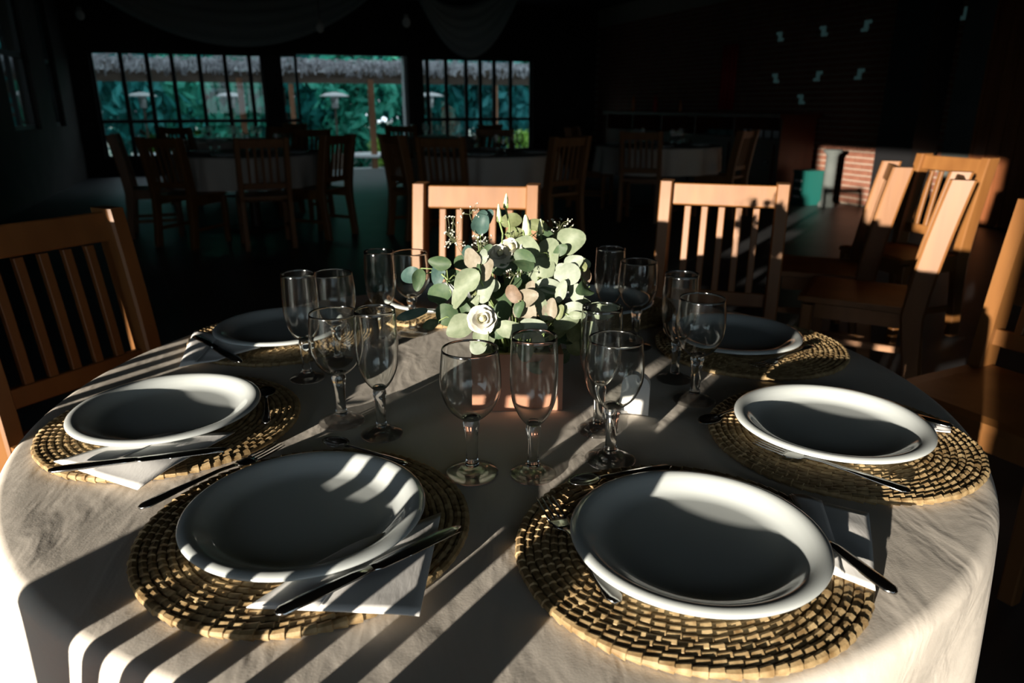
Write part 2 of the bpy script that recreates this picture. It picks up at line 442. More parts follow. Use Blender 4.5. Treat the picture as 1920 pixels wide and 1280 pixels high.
def cloth(name, R0, drop, folds, seed, nang=288):
    rnd = random.Random(seed)
    ph = [rnd.uniform(0, 2*PI) for _ in range(6)]
    prof = []
    nr = 26
    for i in range(1, nr): prof.append((i/nr*(R0-.016), 0.0))
    for i in range(7):
        t = i/6*PI/2; prof.append((R0-.016+.016*math.sin(t), -.016*(1-math.cos(t))))
    nd = 16
    for i in range(1, nd+1): prof.append((R0, -.016-drop*i/nd))
    vs = [(0, 0, TZ)]; m = len(prof)
    for j in range(nang):
        a = 2*PI*j/nang
        fold = .6*math.cos(folds*a+ph[0]+.9*math.sin(2*a+ph[1]))+.4*math.cos((folds-5)*a+ph[2]+.7*math.sin(3*a+ph[3]))
        for (r, z) in prof:
            t = max(0, -z-.012)/drop
            rr = r+(.042*t**.75*(fold*.7+.12) if t > 0 else 0)+.045*t*max(0, math.cos(a-math.radians(222)))**4
            vs.append((rr*math.cos(a), rr*math.sin(a), TZ+z))
    fs = [(0, 1+j*m, 1+((j+1) % nang)*m) for j in range(nang)]
    for j in range(nang):
        for i in range(m-1):
            fs.append((1+j*m+i, 1+j*m+i+1, 1+((j+1) % nang)*m+i+1, 1+((j+1) % nang)*m+i))
    mb = MB(); mb.v = vs; mb.f = fs
    return mb.mesh(name, 'cloth', True)
o = link('tablecloth', cloth('tablecloth', TR, .275, 13, 3)); o.location = TC
tag(o, 'cream white cotton cloth hanging over the sunlit round table', 'tablecloth')

# ------------------------------------------------------------------ place settings
SET = {'front left': (-.2337, .713), 'front right': (.197, .661), 'left': (-.522, 1.0), 'right': (.462, .950),
       'back left': (-.475, 1.418), 'back right': (.440, 1.370)}
for k, a in (('back centre', 106.5), ('hidden', 65.5)):
    SET[k] = (TC.x+.525*math.cos(math.radians(a)), TC.y+.525*math.sin(math.radians(a)))
WHERE = {'front left': 'nearest the camera at the left, striped with shadow', 'front right': 'nearest the camera at the right',
         'left': 'at the left table edge', 'right': 'at the right table edge', 'back left': 'behind the glasses at the far left',
         'back right': 'behind the glasses at the far right', 'back centre': 'behind the bouquet, before the left far chair',
         'hidden': 'in the bouquet shade, before the right far chair'}
# woven mat coils (one mesh per ring, shared by all mats)
def coil(Rr, seed, last=False):
    rnd = random.Random(seed)
    n = int(round(2*PI*Rr/.0136)); mb = MB()
    ts = [0.0, .25, .6, .93]; m = 8
    vs = []; cnt = 0
    for i in range(n):
        j1 = rnd.uniform(-.07, .07); j2 = rnd.uniform(-.0008, .0008); jz = rnd.uniform(-.0007, .0007)
        for t in ts:
            a = 2*PI*(i+t)/n
            k = .70+.40*t+j1*t
            for q in range(m):
                b = 2*PI*q/m
                rr = Rr+j2*t+.0054*min(1.02, .86+.16*t)*math.cos(b)
                z = .0052+jz*t+.0052*k*math.sin(b)
                vs.append((rr*math.cos(a), rr*math.sin(a), max(z, .0002))); 
            cnt += 1
    fs = []
    for i in range(cnt):
        i2 = (i+1) % cnt
        for q in range(m): fs.append((i*m+q, i2*m+q, i2*m+(q+1) % m, i*m+(q+1) % m))
    mb.v = vs; mb.f = fs
    me = mb.mesh('coil', 'straw', False)
    smooth_by_angle(me, 35)
    return me
COILS = [coil(.1785-.0092*i, i) for i in range(10)]
CORE = MB().lathe([(0, .0085), (.03, .0092), (.06, .0085), (.0915, .0088), (.0915, 0), (0, 0)], 40).mesh('core', 'straw', False, True)
# plate
rim = [(0, .0030), (.02, .0030), (.086, .0030), (.096, .0040), (.104, .0076), (.111, .0126), (.117, .0168), (.1215, .0188), (.1260, .0196), (.1295, .0193), (.1325, .0184), (.1344, .0170), (.1350, .0156),
       (.1345, .0144), (.131, .0140), (.122, .0124), (.112, .0080), (.104, .0034), (.098, .0008), (.090, 0), (.082, 0), (.078, .0012), (0, .0012)]
PLATE = MB().lathe(rim, 96).mesh('plate', 'porcelain', True, True)
MT = .0100
for i, (k, (x, y)) in enumerate(SET.items()):
    e = empty('woven_placemat', (x, y, TZ+.0006), random.uniform(0, 6))
    off = {'left': (.012, -.008), 'right': (.010, -.012), 'front right': (-.010, .002), 'front left': (.002, -.004), 'back right': (.030, -.022), 'back left': (0, -.001)}.get(k, (0, 0))
    e.location.x += off[0]; e.location.y += off[1]
    link('core', CORE, e)
    for c in COILS: link('coil', c, e).rotation_euler = (0, 0, random.uniform(0, 6))
    tag(e, 'round woven straw mat under the plate '+WHERE[k], 'placemat', 'woven straw placemats')
    p = link('dinner_plate', PLATE); p.location = (x, y, TZ+.0006+MT+.0008)
    tag(p, 'white round dinner plate '+WHERE[k], 'plate', 'white dinner plates')

# ------------------------------------------------------------------ glasses
def spline(pts, n):
    out = []
    for i in range(len(pts)-1):
        p0 = pts[max(i-1, 0)]; p1 = pts[i]; p2 = pts[i+1]; p3 = pts[min(i+2, len(pts)-1)]
        for s in range(n):
            t = s/n
            out.append(tuple(.5*((2*p1[k])+(-p0[k]+p2[k])*t+(2*p0[k]-5*p1[k]+4*p2[k]-p3[k])*t*t+(-p0[k]+3*p1[k]-3*p2[k]+p3[k])*t**3) for k in (0, 1)))
    out.append(pts[-1]); return out
def glass_meshes(outer, zb, stem_r, foot_r, h, t=.0009):
    o = spline(outer, 5)
    inner = [(max(r-t, .0), z+(.004 if i < 3 else .0012*(1-z/h))) for i, (r, z) in enumerate(o)]
    inner[-1] = (o[-1][0]-t, h)
    rimc = [(o[-1][0]-t/2, h+.0006)]
    prof = o+rimc+inner[::-1]
    bowl = MB().lathe(prof, 56).mesh('bowl', 'glass_solid', True, True)
    s0 = stem_r
    st = spline([(outer[0][0]+.0006, zb+.001), (s0*1.22, zb-.006), (s0*1.02, zb-.016), (s0*.88, zb-.034), (s0*.86, .026), (s0*1.0, .016), (s0*1.02, .0125)], 4)
    prof = [(0, zb+.001)]+st+[(0, .0125)]
    stem = MB().lathe(prof, 28).mesh('stem', 'glass_solid', True, True)
    ft = [(0, .0122), (s0*1.5, .0122), (s0*1.75, .0095), (s0*2.1, .0065), (foot_r*.72, .0042), (foot_r*.97, .0026), (foot_r, .0016), (foot_r*.98, .0004), (foot_r*.9, .0002), (foot_r*.5, .0010), (0, .0014)]
    foot = MB().lathe(ft, 48).mesh('foot', 'glass_foot', True, True)
    return bowl, stem, foot
GOB = glass_meshes([(.0085, .0775), (.0165, .0815), (.0285, .0935), (.0368, .1120), (.0388, .1290), (.0378, .1500), (.0353, .1730)], .0775, .0088, .0345, .173)
FLU = glass_meshes([(.0075, .0715), (.0125, .0755), (.0205, .0870), (.0275, .1050), (.0300, .1280), (.0301, .1550), (.0283, .1900)], .0715, .0080, .0305, .190)
def glass(kind, x, y, z=TZ, label=None, group='glasses'):
    e = empty('wine_goblet' if kind is GOB else 'champagne_flute', (x, y, z+.0006), random.uniform(0, 6))
    for n, m in zip(('bowl', 'stem', 'foot'), kind): link(n, m, e)
    tag(e, label, 'glass', group); return e
GL = [(GOB, -.052, .839, 'clear wine goblet in front of the planter, nearest the camera'),
      (FLU, .0275, .836, 'clear flute standing right before the middle of the planter'),
      (GOB, .1335, .877, 'clear wine goblet between planter and front right plate'),
      (FLU, .127, .970, 'clear flute behind the front right goblet, beside white sign'),
      (GOB, .2975, 1.083, 'clear wine goblet before the far right plate'),
      (FLU, .2855, 1.177, 'clear flute behind goblet, left of the far right plate'),
      (GOB, -.259, 1.0, 'clear wine goblet right of the left plate, shorter of the pair'),
      (FLU, -.1905, .956, 'clear flute right of the goblet near the left plate'),
      (GOB, -.322, 1.255, 'clear wine goblet right of the flute near the far left plate'),
      (FLU, -.361, 1.182, 'leftmost clear flute, in front of the far left plate'),
      (GOB, -.209, 1.449, 'clear wine goblet touching the bouquet leaves at back left'),
      (FLU, -.259, 1.375, 'clear flute at the back, just left of the leafy goblet'),
      (FLU, .196, 1.405, 'clear flute at the back right, against the dark room'),
      (GOB, .245, 1.359, 'clear wine goblet at the back right, before the far chair')]
for k, x, y, l in GL: glass(k, x, y, TZ, l, 'goblets on the sunlit table' if k is GOB else 'flutes on the sunlit table')

# ------------------------------------------------------------------ napkins
def napkin(pts, z, label, h=.010, fold=True):
    A, B, C, D = [onz(px, py, TZ+z) for (px, py) in pts]
    n = 14; vs = []; fs = []
    rnd = random.Random(label)
    p1, p2 = rnd.uniform(0, 6), rnd.uniform(0, 6)
    sx, sy = math.cos(SUN_AZ), math.sin(SUN_AZ)
    a0 = min(k.x*sx+k.y*sy for k in (A, B, C, D))
    def rise(q, s, t):
        return .0014+min(.75*h, .115*(q.x*sx+q.y*sy-a0))+.0016*math.sin(7*s+4*t+p2)*math.sin(PI*s)*math.sin(PI*t)+.0008*math.sin(15*s+p1)*math.sin(PI*t)
    for layer in (1, 0):
        for i in range(n+1):
            for j in range(n+1):
                s, t = i/n, j/n
                q = A*(1-s)*(1-t)+B*s*(1-t)+C*s*t+D*(1-s)*t
                zz = rise(q, s, t)
                vs.append((q.x, q.y, q.z+(max(zz, .0006) if layer else max(zz-.0016, .0002))))
    m = (n+1)*(n+1)
    for i in range(n):
        for j in range(n):
            a = i*(n+1)+j; fs.append((a, a+1, a+n+2, a+n+1)); fs.append((m+a, m+a+n+1, m+a+n+2, m+a+1))
    for i in range(n):
        for (a, b) in ((i, i+1), (n*(n+1)+i, n*(n+1)+i+1), (i*(n+1), (i+1)*(n+1)), (i*(n+1)+n, (i+1)*(n+1)+n)):
            fs.append((a, b, m+b, m+a))
    mb = MB(); mb.v = vs; mb.f = fs
    o = mb.obj('paper_napkin', 'napkin', None, True)
    # top fold: a second smaller flap lying over the first
    vs2 = []; fs2 = []
    for layer in (1, 0):
        for i in range(n+1):
            for j in range(7):
                s, t = i/n, .02+.40*j/6
                q = A*(1-s)*(1-t)+B*s*(1-t)+C*s*t+D*(1-s)*t
                zz = rise(q, s, t)
                zz = max(zz, .0006)+.0012+.0025*math.sin(PI*(j/6)*.9)
                vs2.append((q.x, q.y, q.z+zz-(0 if layer else .0008)))
    m2 = (n+1)*7
    for i in range(n):
        for j in range(6):
            a = i*7+j; fs2.append((a, a+1, a+8, a+7)); fs2.append((m2+a, m2+a+7, m2+a+8, m2+a+1))
    for i in range(n):
        for (a, b) in ((i*7, (i+1)*7), (i*7+6, (i+1)*7+6)): fs2.append((a, b, m2+b, m2+a))
    for j in range(6):
        for (a, b) in ((j, j+1), (n*7+j, n*7+j+1)): fs2.append((a, b, m2+b, m2+a))
    mb = MB(); mb.v = vs2; mb.f = fs2
    if fold: mb.obj('folded_flap', 'napkin', o, True)
    tag(o, label, 'napkin', 'white paper napkins'); return o
napkin([(462, 1140), (640, 1045), (828, 972), (787, 1168)], .0112, 'folded white paper napkin under the front left knife')
napkin([(101, 866), (300, 826), (442, 820), (258, 921)], .0112, 'folded white paper napkin under the knife at the left plate')
napkin([(1540, 1068), (1478, 938), (1627, 974), (1641, 1108)], .0112, 'folded white paper napkin in shade beside the front right plate')
napkin([(1735, 806), (1715, 778), (1783, 797), (1782, 812)], .0112, 'tip of white paper napkin right of the right plate', .0012)
napkin([(336, 688), (366, 628), (489, 660), (408, 682)], .0112, 'crumpled white paper napkin below the far left plate', .012)

# ------------------------------------------------------------------ cutlery (built along +x, handle end at 0)
def strip(sections, m='steel', name='handle'):
    """sections: (x, halfwidth, z, thickness)"""
    mb = MB(); path = []
    vs = []; n = 8
    prof = [(math.cos(2*PI*k/n), math.sin(2*PI*k/n)) for k in range(n)]
    for (x, hw, z, th) in sections:
        for (a, b) in prof: vs.append((x, a*hw, z+b*th))
    fs = []
    for i in range(len(sections)-1):
        for j in range(n): fs.append((i*n+j, i*n+(j+1) % n, (i+1)*n+(j+1) % n, (i+1)*n+j))
    fs.append(tuple(range(n-1, -1, -1))); fs.append(tuple((len(sections)-1)*n+j for j in range(n)))
    return mb.add(vs, fs)
K_H = strip([(0, .003, .003, .002), (.006, .0085, .0035, .0028), (.03, .0090, .0035, .003), (.08, .0072, .0032, .003), (.1, .0062, .003, .0028)]).mesh('handle', 'steel', True, True)
kb = strip([(.098, .0060, .003, .0024), (.108, .0088, .0028, .0012), (.15, .0098, .0026, .0009), (.185, .0092, .0026, .0007), (.203, .0062, .0026, .0006), (.213, .0012, .0026, .0004)])
for i in range(16):
    x = .140+.0042*i
    kb.add([(x, -.0090, .0030), (x+.0042, -.0090, .0030), (x+.0021, -.0106, .0026), (x, -.0090, .0022), (x+.0042, -.0090, .0022)], [(0, 1, 2), (4, 3, 2), (0, 2, 3), (1, 4, 2)])
K_B = kb.mesh('blade', 'steel', True, True)
F_H = strip([(0, .004, .0035, .0018), (.008, .0098, .0042, .002), (.03, .0088, .005, .002), (.07, .0048, .006, .002), (.105, .0030, .0068, .002), (.122, .0032, .0055, .0019), (.130, .0045, .0045, .0016)]).mesh('handle', 'steel', True, True)
F_N = strip([(.128, .0042, .0046, .0016), (.136, .0108, .0034, .0013), (.148, .0125, .0026, .0012), (.155, .0122, .0030, .0012)]).mesh('neck', 'steel', True, True)
F_T = strip([(.153, .0017, .0030, .0011), (.17, .0015, .0042, .001), (.19, .0012, .0064, .0009), (.197, .0005, .0074, .0006)]).mesh('tine', 'steel', True, True)
SP_H = strip([(0, .003, .0035, .0016), (.007, .0072, .004, .0018), (.03, .0062, .0048, .0018), (.07, .0034, .0056, .0018), (.092, .0026, .0058, .0017), (.104, .0034, .005, .0015)]).mesh('handle', 'steel', True, True)
sv = []; sf = []; nu, nv = 6, 16
for layer in (0, 1):
    for i in range(nu+1):
        for j in range(nv):
            a = 2*PI*j/nv; q = i/nu
            sv.append((.123+.0215*q*math.cos(a), .0145*q*math.sin(a)*(1-.12*math.cos(a)), .0012+.0048*q*q+(.0009 if layer else 0)))
m = (nu+1)*nv
for i in range(nu):
    for j in range(nv):
        a, b, c, d = i*nv+j, i*nv+(j+1) % nv, (i+1)*nv+(j+1) % nv, (i+1)*nv+j
        sf += [(a, b, c, d), (m+d, m+c, m+b, m+a)]
for j in range(nv): sf.append((nu*nv+j, nu*nv+(j+1) % nv, m+nu*nv+(j+1) % nv, m+nu*nv+j))
mb = MB(); mb.v = sv; mb.f = sf; SP_B = mb.mesh('spoon_bowl', 'steel', True, True)
def cutlery(kind, handle_px, tip_px, z, label, anchor='mid', tilt=0.0):
    a = onz(*handle_px, TZ+z); b = onz(*tip_px, TZ+z)
    Ln = {'knife': .213, 'fork': .197, 'spoon': .1445}[kind]
    d = (b-a); d.z = 0; d.normalize()
    o0 = {'mid': (a+b)/2-d*Ln/2, 'handle': a, 'tip': b-d*Ln}[anchor]
    e = empty({'knife': 'steak_knife', 'fork': 'dinner_fork', 'spoon': 'dessert_spoon'}[kind], (o0.x, o0.y, TZ+z), math.atan2(d.y, d.x))
    e.rotation_euler.y = tilt
    if kind == 'knife': link('handle', K_H, e); link('blade', K_B, e)
    elif kind == 'fork':
        link('handle', F_H, e); nk = link('neck', F_N, e)
        for t in (-1.5, -.5, .5, 1.5): link('tine', F_T, nk).location.y = t*.0064
    else: link('handle', SP_H, e); link('spoon_bowl', SP_B, e)
    tag(e, label, kind, {'knife': 'steak knives', 'fork': 'dinner forks', 'spoon': 'dessert spoons'}[kind])
cutlery('knife', (503, 1163), (873, 984), .0212, 'serrated steak knife lying on the front left napkin')
cutlery('fork', (262, 957), (545, 832), .0110, 'dark fork tucked behind the front left plate', 'handle')
cutlery('spoon', (775, 878), (608, 829), .0110, 'spoon peeking out above the front left plate', 'tip')
cutlery('fork', (1168, 1149), (1014, 932), .0112, 'fork leaning against the front right plate, tines up left', 'mid')
cutlery('knife', (1678, 1117), (1560, 1020), .0212, 'steak knife with dark handle right of the front right plate', 'handle', .045)
cutlery('spoon', (1290, 872), (1066, 912), .0110, 'spoon bowl glinting above the front right plate', 'tip')
cutlery('knife', (92, 886), (470, 838), .0212, 'steak knife lying on the napkin at the left plate', 'handle')
cutlery('spoon', (500, 815), (500, 718), .0110, 'dark dessert spoon right of the left plate', 'mid')
cutlery('fork', (1713, 928), (1410, 832), .0112, 'fork lying on the mat before the right plate', 'mid')
cutlery('spoon', (1418, 756), (1312, 800), .0110, 'spoon bowl sticking out left of the right plate', 'tip')
cutlery('knife', (1786, 803), (1520, 729), .0138, 'knife handle end right of the right plate', 'handle')
cutlery('knife', (366, 632), (449, 679), .0212, 'knife lying across the far left napkin', 'handle')
cutlery('fork', (1523, 651), (1420, 691), .0112, 'fork shaded on the mat before the far right plate', 'handle')

# ------------------------------------------------------------------ small white sign
sg = MB(); prof = []
for k in range(13):
    a = PI*k/12; prof.append((.021*math.cos(a), .047+.019*math.sin(a)))
prof = [(-.021, 0), (-.008, .0015), (.008, .0015), (.021, 0)]+prof
sg.sweep([((0, -.009, 0), (1, 0, 0), (0, 0, 1), 1), ((0, -.0075, 0), (1, 0, 0), (0, 0, 1), 1.0), ((0, .009, .0), (1, 0, 0), (0, 0, 1), 1)], prof)
o = sg.obj('table_sign', 'ceramic_white'); q = onz(1192, 778, TZ); o.location = (q.x, q.y+.009, TZ+.0006); o.rotation_euler = (0, 0, math.radians(-14))
tag(o, 'small white arched ceramic sign standing right of the planter', 'sign')

# ================================================================== BOUQUET
BX = Vector((.006, 1.112, TZ))
box = empty('planter_box', (BX.x, BX.y, TZ+.0006), math.radians(2))
bw, bh, bt = .142, .094, .009
MB().box((0, 0, bt/2), (bw, bw, bt)).obj('base', 'box_wood', box)
for s in (-1, 1):
    MB().box((0, s*(bw-bt)/2, bh/2+bt/2), (bw, bt, bh-bt)).obj('side_board', 'box_wood', box)
    MB().box((s*(bw-bt)/2, 0, bh/2+bt/2), (bt, bw-2*bt, bh-bt)).obj('side_board', 'box_wood', box)
MB().box((0, 0, .045), (bw-2*bt-.004, bw-2*bt-.004, .07)).obj('floral_foam', 'stem_green', box)
tag(box, 'square terracotta coloured wooden planter box under the bouquet', 'planter')
HUB = Vector((BX.x, BX.y, TZ+bh))

def leaf_mesh(seed, asp=1.0):
    rnd = random.Random(seed)
    n = 16; vs = []; fs = []
    # outline in x (length, 0..2) y ; base at x=0, tip at 2 ; unit semi axis
    cup = rnd.uniform(.05, .42)*rnd.choice((1, 1, -.6)); bend = rnd.uniform(-.55, .45); wav = rnd.uniform(.05, .16); tipk = rnd.uniform(.72, 1.1)
    def hh(x, y): return cup*y*y+bend*(x-1)**2*.5+wav*math.sin(4*x+seed)*y+.02*abs(y)
    rows = [0, .06, .2, .42, .7, 1.0, 1.3, 1.58, 1.8, 1.94, 2.0]
    for x in rows:
        t = x-1
        wd = math.sqrt(max(0, 1-t*t))*(1+.08*math.sin(3*x+seed))*asp
        if x > 1.2: wd *= 1-(1-tipk)*(x-1.2)/.8
        for s in (-1, -.55, 0, .55, 1):
            y = s*wd; vs.append((x, y, hh(x, y)))
    for i in range(len(rows)-1):
        for j in range(4):
            a = i*5+j; fs.append((a, a+5, a+6, a+1))
    mb = MB(); mb.v = vs; mb.f = fs
    return mb
LEAVES = {}
def get_leaf(matname, seed):
    k = (matname, seed)
    if k not in LEAVES: LEAVES[k] = leaf_mesh(seed).mesh('leaf', matname, True, True)
    return LEAVES[k]
CAMV = Vector((0, 0, EYE)); SUNV = -dv
CR = lambda x, y: (740+x/3.556, 340+y/3.556)
PXM = lambda Y: 1.0/F_PX
def put_leaf(parent, cx, cy, a, b, ang, kind, Y, seed, wob=.35):
    """a leaf whose outline is an ellipse a x b (photo crop units) at depth Y; axis angle in the picture"""
    rnd = random.Random(seed*17+int(cx))
    px, py = CR(cx, cy); c = ony(px, py, Y)
    view = (CAMV-c).normalized(); dist = (c-CAMV).length*math.cos(0.2)
    k = dist/F_PX/3.556
    right = Vector((1, 0, 0)); upv = view.cross(right).normalized()*-1
    if upv.z < 0: upv = -upv
    right = upv.cross(view).normalized()
    ax = (right*math.cos(ang)+upv*math.sin(ang)).normalized()
    nrm = (view*.75+SUNV*.55+Vector((rnd.uniform(-wob, wob), rnd.uniform(-wob, wob), rnd.uniform(-wob, wob)+.1))).normalized()
    ax = (ax-nrm*ax.dot(nrm)).normalized(); ay = nrm.cross(ax)
    M = Matrix((ax, ay, nrm)).transposed().to_4x4()
    o = link('leaf', get_leaf(kind, seed % 9), parent)
    la, lb = a*k*1.2, b*k*1.24
    base = c-ax*la
    o.matrix_local = Matrix.Translation(base) @ M @ Matrix.Diagonal((la, lb, (la+lb)/2, 1))
    return base, c
def deg(x): return math.radians(x)
SPRIGS = [
 ('right top', 'pale round leaved eucalyptus sprig at the bouquet top right', 1.10, [(1175, 395, 85, 72, 20, 'leaf_g', 0), (1020, 490, 100, 80, 80, 'leaf_g', .0), (985, 605, 88, 82, 250, 'leaf_g', -.01), (1100, 462, 52, 30, 30, 'leaf_d', -.012), (880, 440, 82, 66, 160, 'leaf_g', -.01), (1230, 560, 46, 60, -80, 'leaf_g', .02)]),
 ('right', 'white green eucalyptus sprig at the right of the bouquet', 1.06, [(1195, 545, 62, 45, 30, 'leaf_w', 0), (1150, 622, 78, 62, 200, 'leaf_w', -.01), (1120, 590, 45, 40, 150, 'leaf_w', .005), (1270, 620, 56, 32, 100, 'leaf_r', .02), (1240, 560, 30, 45, 60, 'leaf_y', .0)]),
 ('right low', 'ruffled pale eucalyptus sprig low on the bouquet right', 1.05, [(1030, 700, 78, 44, 165, 'leaf_w', 0), (1010, 745, 66, 36, 180, 'leaf_d', -.005), (1112, 732, 70, 32, 250, 'leaf_w', -.01), (1205, 742, 66, 40, 290, 'leaf_w', 0), (1252, 796, 52, 22, -10, 'leaf_g', .0), (1175, 690, 40, 40, 300, 'leaf_d', .01)]),
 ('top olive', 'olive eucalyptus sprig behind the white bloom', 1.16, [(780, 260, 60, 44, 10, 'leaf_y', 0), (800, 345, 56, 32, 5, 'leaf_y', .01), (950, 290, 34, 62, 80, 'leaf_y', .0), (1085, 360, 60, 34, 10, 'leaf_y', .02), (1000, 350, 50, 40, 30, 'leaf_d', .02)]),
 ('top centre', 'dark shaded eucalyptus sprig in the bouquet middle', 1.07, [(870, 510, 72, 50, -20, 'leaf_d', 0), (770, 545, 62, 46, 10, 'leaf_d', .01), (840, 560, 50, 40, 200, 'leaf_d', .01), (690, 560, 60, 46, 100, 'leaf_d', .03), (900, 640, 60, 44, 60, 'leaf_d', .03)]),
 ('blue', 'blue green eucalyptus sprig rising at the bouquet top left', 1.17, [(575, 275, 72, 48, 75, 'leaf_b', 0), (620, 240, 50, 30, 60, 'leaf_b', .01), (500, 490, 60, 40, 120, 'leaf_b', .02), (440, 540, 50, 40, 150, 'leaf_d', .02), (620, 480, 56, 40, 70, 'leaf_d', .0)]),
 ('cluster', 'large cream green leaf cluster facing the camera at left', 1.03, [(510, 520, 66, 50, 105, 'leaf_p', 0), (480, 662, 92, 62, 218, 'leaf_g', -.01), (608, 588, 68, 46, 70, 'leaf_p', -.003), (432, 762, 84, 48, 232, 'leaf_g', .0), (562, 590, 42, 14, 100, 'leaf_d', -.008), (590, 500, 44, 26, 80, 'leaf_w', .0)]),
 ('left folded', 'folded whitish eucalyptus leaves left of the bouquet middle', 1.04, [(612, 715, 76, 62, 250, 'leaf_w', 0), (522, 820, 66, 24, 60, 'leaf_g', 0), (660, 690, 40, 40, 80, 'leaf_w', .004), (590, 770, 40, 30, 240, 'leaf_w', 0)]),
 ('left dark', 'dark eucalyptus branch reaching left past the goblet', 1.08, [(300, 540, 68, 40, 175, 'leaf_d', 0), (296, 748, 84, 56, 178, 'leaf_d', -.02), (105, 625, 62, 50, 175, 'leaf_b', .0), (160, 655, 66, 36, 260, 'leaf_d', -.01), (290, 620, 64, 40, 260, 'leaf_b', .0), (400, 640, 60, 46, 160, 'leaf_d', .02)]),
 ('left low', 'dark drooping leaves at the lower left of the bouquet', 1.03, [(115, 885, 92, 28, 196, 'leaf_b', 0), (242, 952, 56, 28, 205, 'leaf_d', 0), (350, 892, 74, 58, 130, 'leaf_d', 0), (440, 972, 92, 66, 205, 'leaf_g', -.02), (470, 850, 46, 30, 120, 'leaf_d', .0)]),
 ('centre pink', 'pinkish beige eucalyptus sprig at the bouquet front', 1.01, [(790, 748, 58, 44, 130, 'leaf_r', 0), (890, 772, 64, 50, 20, 'leaf_p', -.004), (872, 872, 80, 68, 290, 'leaf_p', 0), (832, 852, 50, 34, 250, 'leaf_d', -.004), (725, 850, 82, 46, 260, 'leaf_d', .01), (905, 700, 40, 24, 60, 'leaf_p', .01)]),
 ('centre right', 'mixed green eucalyptus sprig at the bouquet front right', 1.02, [(985, 842, 72, 32, 100, 'leaf_g', 0), (1040, 852, 66, 42, 80, 'leaf_p', 0), (1100, 872, 46, 24, 70, 'leaf_y', -.004), (1190, 850, 62, 44, 10, 'leaf_w', 0), (1140, 930, 78, 58, 200, 'leaf_g', -.004), (1212, 892, 46, 24, 0, 'leaf_g', -.008)]),
 ('low right', 'yellow green hanging leaves at the lower right', 1.03, [(1100, 1000, 54, 34, 220, 'leaf_y', 0), (1200, 1000, 62, 46, 250, 'leaf_y', 0), (1195, 1100, 60, 40, 300, 'leaf_y', 0), (1390, 865, 86, 44, 5, 'leaf_g', .02), (1310, 1000, 60, 44, 280, 'leaf_g', .0), (1060, 1060, 40, 16, 280, 'leaf_y', 0)]),
 ('low centre', 'pale leaves spilling over the planter front edge', .985, [(760, 985, 84, 54, 170, 'leaf_g', 0), (915, 985, 90, 58, 10, 'leaf_w', 0), (860, 1130, 62, 56, 270, 'leaf_d', 0), (580, 1035, 66, 50, 260, 'leaf_g', .0), (690, 1000, 46, 60, 270, 'leaf_d', .005), (960, 1060, 50, 40, 290, 'leaf_g', 0), (560, 1090, 60, 46, 230, 'leaf_w', .0)]),
]
n = 0
for (nm, lab, Y, lv) in SPRIGS:
    e = empty('eucalyptus_sprig', (0, 0, 0)); tag(e, lab, 'foliage', 'eucalyptus sprigs in the planter')
    st = MB(); cs = []
    for (cx, cy, a, b, ang, kind, dy) in lv:
        base, c = put_leaf(e, cx, cy, a, b, deg(ang), kind, Y+dy, n); n += 1; cs.append(base)
    mid = sum(cs, Vector())/len(cs)
    root = Vector((HUB.x+(mid.x-HUB.x)*.2, HUB.y+(mid.y-HUB.y)*.2, TZ+.06))
    mid2 = (mid+root)/2+Vector((0, .02, .02))
    st.tube([root, mid2, mid], [.0022, .0018, .0013])
    for b in cs: st.tube([mid2.lerp(mid, .8), (mid+b)/2+Vector((0, .004, .003)), b], [.0012, .001, .0008], 5)
    st.obj('stem', 'stem_green', e, True)
# inner fill: darker sprigs deep inside the bouquet
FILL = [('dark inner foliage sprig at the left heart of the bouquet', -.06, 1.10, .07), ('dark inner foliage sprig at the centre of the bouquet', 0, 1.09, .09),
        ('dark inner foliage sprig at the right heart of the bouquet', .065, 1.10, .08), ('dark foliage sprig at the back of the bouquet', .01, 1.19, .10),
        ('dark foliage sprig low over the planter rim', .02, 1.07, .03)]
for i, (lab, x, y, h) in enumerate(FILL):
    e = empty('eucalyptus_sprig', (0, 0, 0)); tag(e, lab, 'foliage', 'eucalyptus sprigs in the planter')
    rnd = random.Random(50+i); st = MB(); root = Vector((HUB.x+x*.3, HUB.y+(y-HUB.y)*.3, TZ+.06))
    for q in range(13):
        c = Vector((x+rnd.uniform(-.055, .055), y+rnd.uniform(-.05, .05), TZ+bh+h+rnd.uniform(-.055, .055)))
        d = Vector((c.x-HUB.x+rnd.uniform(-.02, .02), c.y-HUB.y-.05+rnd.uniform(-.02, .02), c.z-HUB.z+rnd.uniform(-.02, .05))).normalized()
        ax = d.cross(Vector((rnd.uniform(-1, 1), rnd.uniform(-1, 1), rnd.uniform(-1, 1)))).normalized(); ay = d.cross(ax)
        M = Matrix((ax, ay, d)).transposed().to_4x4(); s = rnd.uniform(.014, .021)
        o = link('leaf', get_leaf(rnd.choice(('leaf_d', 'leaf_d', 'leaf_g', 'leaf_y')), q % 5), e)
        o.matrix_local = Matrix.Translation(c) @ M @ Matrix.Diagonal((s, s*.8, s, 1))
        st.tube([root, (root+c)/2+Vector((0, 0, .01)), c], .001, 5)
    st.obj('stem', 'stem_green', e, True)

